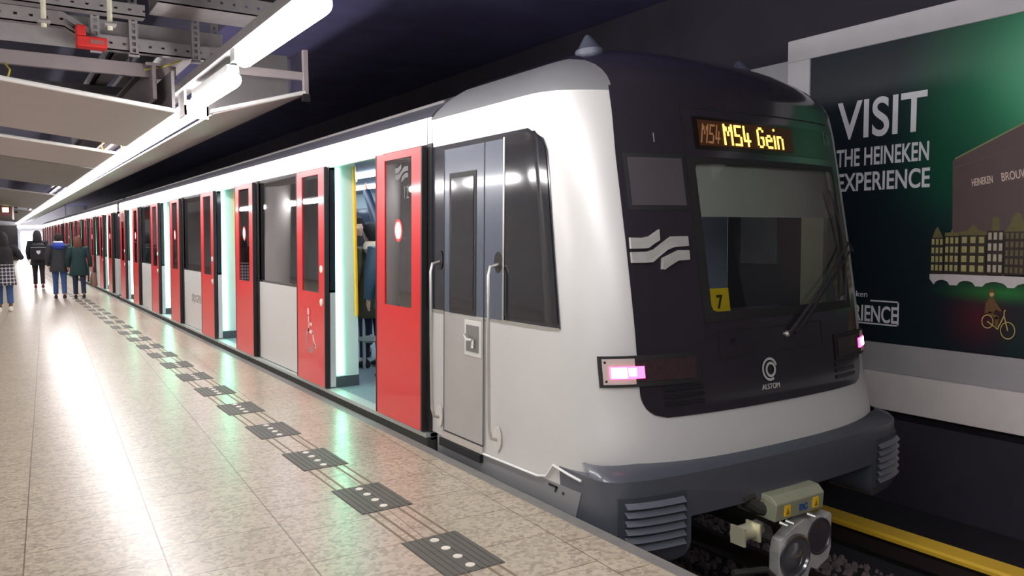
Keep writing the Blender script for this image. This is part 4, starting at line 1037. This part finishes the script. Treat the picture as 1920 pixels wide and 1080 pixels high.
def person(label, loc, rotz, H, skin, coat, trousers, shoes, hair, stride=.16, coat_hem=.80, coat_flare=1.0, arms=None, long_hair=False, hood=None, head_turn=0.0, group=None, trouser_end=.10):
    k = H / 1.75
    t = thing('person', label, 'person', loc, rotz, group); t.scale = (k, k, k)
    A = {-1: [(-.20, 0, 1.43), (-.265, -.03, 1.15), (-.25, .07, .92)], 1: [(.20, 0, 1.43), (.265, .02, 1.15), (.25, .12, .93)]}
    if arms: A.update(arms)
    legs = {-1: [(-.09, 0, .92), (-.095, stride * .55, .50), (-.10, stride * .6, .09)], 1: [(.09, 0, .92), (.095, -stride * .25, .49), (.10, -stride * .9, .11)]}
    # ---- one continuous body
    V = []; E = []; Rr = []
    def v(p, r, link=None):
        V.append(p); Rr.append(r if isinstance(r, tuple) else (r, r))
        if link is not None: E.append((link, len(V) - 1))
        return len(V) - 1
    pel = v((0, 0, .96), (.13, .10)); wst = v((0, .01, 1.12), (.12, .09), pel); ch = v((0, 0, 1.33), (.15, .10), wst); nb = v((0, -.005, 1.47), .055, ch)
    nk = v((0, .01, 1.54), .052, nb); h1 = v((0, .02, 1.61), (.068, .08), nk); h2 = v((0, .01, 1.68), (.075, .09), h1); h3 = v((0, .01, 1.74), (.045, .055), h2)
    ht = head_turn; v((math.sin(ht) * .105, .01 + math.cos(ht) * .105, 1.625), .012, h1)
    for s in (-1, 1):
        v((s * .082, .0, 1.645), .014, h1)
        a0, a1, a2 = A[s]
        sh = v(a0, .055, ch); el = v(a1, .042, sh); wr = v(a2, .028, el)
        d = (Vector(a2) - Vector(a1)).normalized(); side = d.cross(Vector((1, 0, 0))).normalized()
        pm = v(tuple(Vector(a2) + d * .05), (.03, .022), wr)
        for f_, ln in zip((-1.5, -.5, .5, 1.5), (.065, .08, .075, .06)):
            b_ = v(tuple(Vector(a2) + d * .095 + side * f_ * .019), .0095, pm); v(tuple(Vector(a2) + d * (.095 + ln) + side * f_ * .019 + Vector((-s * .02, 0, 0))), .008, b_)
        th = v(tuple(Vector(a2) + d * .055 + side * .045), .0105, pm); v(tuple(Vector(a2) + d * .105 + side * .055), .009, th)
        l0, l1, l2 = legs[s]
        hp = v(l0, .085, pel); kn = v(l1, .055, hp); an = v(l2, .038, kn); v((l2[0] * 1.1, l2[1] + .15, l2[2] - .055), .032, an)
    me = bpy.data.meshes.new('body'); me.from_pydata(V, E, []); me.materials.append(skin)
    body = bpy.data.objects.new('body', me); COL.objects.link(body); body.parent = t
    md = body.modifiers.new('skin', 'SKIN'); md.use_smooth_shade = True
    for i_, r in enumerate(Rr): me.skin_vertices[0].data[i_].radius = r
    me.skin_vertices[0].data[0].use_root = True
    sb = body.modifiers.new('subdivision', 'SUBSURF'); sb.levels = 1; sb.render_levels = 1
    # ---- trousers
    mb = MB(); mb.loft([(0, 0, .86, .165, .12), (0, 0, .95, .17, .125), (0, 0, 1.04, .155, .115)], 18)
    for s in (-1, 1):
        l0, l1, l2 = [Vector(q) for q in legs[s]]
        mid = l1.lerp(l2, .45); end = l1.lerp(l2, 1 - trouser_end)
        mb.tube([l0 + Vector((0, 0, .06)), l0 - Vector((0, 0, .05)), l0.lerp(l1, .5), l1, mid, end], [.10, .10, .086, .068, .064, .06], 14)
    mb.build('trousers', trousers, t)
    for s in (-1, 1):
        l2 = Vector(legs[s][2]); up = 0 if s < 0 else .02
        mb = MB(); rows = []
        for yy, rx, z0, z1 in [(-.075, .02, 0, .05), (-.07, .038, 0, .09), (-.03, .045, 0, .11), (.04, .046, 0, .095), (.11, .048, 0, .065), (.17, .042, 0, .05), (.20, .02, .005, .035)]:
            rows.append([(l2.x + rx * math.cos(a_), l2.y + yy, up * (1 if yy < 0 else .3) + (z0 + z1) / 2 + (z1 - z0) / 2 * math.sin(a_)) for a_ in [q * PI / 5 for q in range(10)]])
        b0 = len(mb.v); mb.grid(rows, True); mb.face([b0 + q for q in range(10)][::-1]); mb.face([b0 + 60 + q for q in range(10)])
        mb.build('shoe', shoes, t)
    # ---- coat with sleeves
    f = coat_flare; mb = MB()
    mb.loft([(0, 0, coat_hem, .205 * f, .165 * f), (0, 0, coat_hem + .02, .21 * f, .17 * f), (0, 0, 1.0, .195 * (1 + (f - 1) * .5), .155 * (1 + (f - 1) * .5)), (0, 0, 1.15, .19, .145), (0, -.005, 1.30, .205, .145), (0, -.01, 1.40, .205, .13), (0, -.005, 1.46, .15, .105), (0, .0, 1.50, .085, .08), (0, .005, 1.53, .07, .07)], 20)
    for s in (-1, 1):
        a0, a1, a2 = [Vector(q) for q in A[s]]
        mb.tube([a0 - Vector((s * .06, 0, .02)), a0, a0.lerp(a1, .5), a1, a1.lerp(a2, .5), a1.lerp(a2, 1.02)], [.085, .088, .078, .068, .060, .052], 14)
    mb.build('coat', coat, t)
    # ---- hair
    mb = MB()
    if long_hair: mb.loft([(0, -.075, 1.46, .10, .04), (0, -.06, 1.53, .115, .07), (0, -.025, 1.62, .108, .105), (0, -.01, 1.70, .10, .115), (0, .0, 1.76, .07, .085), (0, 0, 1.79, .02, .03)], 16)
    else: mb.loft([(0, -.055, 1.56, .06, .05), (0, -.04, 1.62, .088, .085), (0, -.012, 1.69, .092, .108), (0, .005, 1.755, .068, .085), (0, .005, 1.785, .02, .03)], 16)
    mb.build('hair', hair, t)
    if hood:
        mb = MB()
        if hood[0] == 'up': mb.loft([(0, -.03, 1.46, .13, .12), (0, -.035, 1.56, .125, .13), (0, -.02, 1.68, .12, .135), (0, -.01, 1.77, .08, .09), (0, 0, 1.81, .02, .02)], 16)
        else: mb.loft([(0, -.13, 1.33, .03, .02), (0, -.14, 1.37, .13, .05), (0, -.12, 1.44, .165, .075), (0, -.06, 1.51, .135, .09), (0, -.03, 1.54, .10, .085)], 16)
        mb.build('hood', hood[1], t)
    return t
BLK = smat('cloth_black', (30, 30, 36)); JEANS = smat('denim', (52, 84, 132)); DJ = smat('dark_denim', (34, 46, 72)); TEAL = smat('coat_teal', (22, 50, 52))
GREYJ = smat('jacket_charcoal', (46, 48, 54)); HAIRB = smat('hair_brown', (96, 58, 44)); HAIRD = smat('hair_dark', (26, 22, 24)); SHOEB = smat('shoe_dark', (60, 36, 30)); SHOEW = smat('shoe_white', (226, 222, 216))
p1 = person('person in dark jacket with a plaid shirt round the waist, blue jeans, white shoes', (-2.72, 21.5, 0), .05, 1.80, SKIN2, smat('jacket_black', (30, 27, 32)), JEANS, SHOEW, HAIRD, .06, 1.02, 1.0,
            {1: [(.20, 0, 1.43), (.34, .05, 1.22), (.16, .22, 1.36)]}, True, trouser_end=.22)
mb = MB(); mb.loft([(0, -.02, .60, .235, .19), (0, -.01, .62, .24, .195), (0, 0, .85, .215, .17), (0, 0, 1.04, .20, .155), (0, 0, 1.07, .19, .15)], 20); mb.build('plaid_shirt', plaid(), p1)
p2 = person('person in a dark hooded coat carrying a black backpack, farthest of the walkers', (-1.64, 31.0, 0), -.05, 1.90, SKIN, BLK, smat('trousers_black', (34, 24, 34)), smat('shoe_red', (120, 54, 50)), HAIRD, .2, .72, 1.05, None, False, ('up', BLK))
bp_ = thing('backpack', 'black backpack with a small pale badge on the back of the hooded walker', 'bag', (-1.64, 30.72, .95))
mb = MB(); mb.loft([(0, 0, 0, .19, .10), (0, 0, .05, .23, .14), (0, 0, .35, .24, .15), (0, .02, .52, .2, .12), (0, .04, .58, .1, .05)], 18); mb.build('bag_body', BLK, bp_)
mb = MB(); mb.box(-.22, .22, -.16, -.145, .42, .45); mb.build('reflective_band', smat('band_grey', (120, 122, 124)), bp_, smooth=False)
mb = MB(); mb.prism([(-.06, -.165, .33), (.06, -.165, .33), (.05, -.165, .25), (0, -.165, .20), (-.05, -.165, .25)], (0, .012, 0)); mb.build('badge', smat('badge_pale', (200, 200, 200)), bp_, smooth=False)
for s in (-1, 1): MB().tube([(s * .13, .05, .5), (s * .15, .16, .62), (s * .16, .30, .60)], .02, 6).build('strap', BLK, bp_)
p3 = person('man in charcoal jacket with a blue hood and blue jeans, second walker from the train', (-1.385, 25.2, 0), -.04, 1.80, SKIN, GREYJ, JEANS, SHOEB, HAIRD, .16, .74, 1.1, None, False, ('down', smat('hood_blue', (34, 56, 140))))
mb = MB(); mb.loft([(0, -.045, 1.525, .12, .085), (0, -.035, 1.555, .115, .085), (0, -.03, 1.565, .09, .07)], 16); mb.build('collar', smat('collar_white', (220, 220, 226)), p3)
p4 = person('woman with brown hair in a long dark teal coat, nearest walker to the train', (-.93, 24.9, .006), -.03, 1.70, SKIN, TEAL, DJ, SHOEB, HAIRB, .12, .66, 1.15, {-1: [(-.20, 0, 1.43), (-.27, -.03, 1.16), (-.27, .05, .92)], 1: [(.20, 0, 1.43), (.28, -.02, 1.15), (.30, .04, .92)]}, True)
hb = thing('handbag', 'brown patterned handbag hanging at the side of the woman in teal', 'bag', (-.57, 24.93, .33))
mb = MB(); mb.loft([(0, 0, 0, .08, .14), (0, 0, .04, .095, .16), (0, 0, .26, .085, .15), (0, 0, .38, .05, .12)], 16); mb.build('bag_body', mat('bag_brown', (138, 108, 92), .7, 0, .3, 30), hb)
mb = MB(); mb.tube([(0, -.10, .36), (0, -.07, .50), (0, 0, .56), (0, .07, .50), (0, .10, .36)], .012, 6); mb.build('bag_handle', smat('bag_strap', (90, 64, 50)), hb)

# passengers in the first doorway
OL = smat('coat_olive', (74, 70, 50), .85, .25, 9); FUR = mat('fur_trim', (196, 176, 150), .95, 0, .25, 60, bump=.8); NAVY = mat('jacket_navy', (28, 40, 62), .5, 0, .15, 9); SLATE = mat('jacket_slate', (58, 84, 106), .7, 0, .12, 9)
q1 = person('passenger in an olive coat with a pale fur-trimmed hood, standing in the first doorway', (.93, 8.93, .085), .25, 1.74, SKIN, OL, smat('trousers_navy', (26, 34, 60)), BLK, HAIRD, .05, .62, 1.0, None, False)
mb = MB(); mb.loft([(0, -.16, 1.34, .06, .03), (0, -.17, 1.38, .17, .08), (0, -.13, 1.46, .20, .12), (0, -.09, 1.52, .16, .10), (0, -.06, 1.55, .11, .08)], 18); mb.build('fur_hood', FUR, q1)
q2 = person('passenger in slate blue jacket, half hidden by the red door nearest the camera', (.80, 8.06, .085), 0, 1.76, SKIN, SLATE, smat('trousers_blue', (30, 70, 130)), BLK, HAIRB, .04, .80, 1.0, None, True)
q3 = person('dark haired passenger in dark clothes behind the yellow pole, facing the doorway', (1.20, 9.98, .085), 2.7, 1.84, SKIN, BLK, DJ, BLK, HAIRD, .04, .78, 1.0, {-1: [(-.20, 0, 1.43), (-.25, .06, 1.16), (-.08, .26, 1.2)]}, False)
q5 = person('passenger in a black jacket reaching one arm up to the rail in the first doorway', (1.44, 9.22, .085), 0, 1.84, SKIN, NAVY, DJ, BLK, HAIRD, .04, .80, 1.0, {-1: [(-.19, .03, 1.45), (-.15, .33, 1.76), (-.13, .63, 2.08)]})
q4 = person('dark figure of a passenger standing inside the second doorway', (.95, 13.7, .085), .3, 1.76, SKIN, NAVY, DJ, BLK, HAIRD, .04, .75, 1.0)
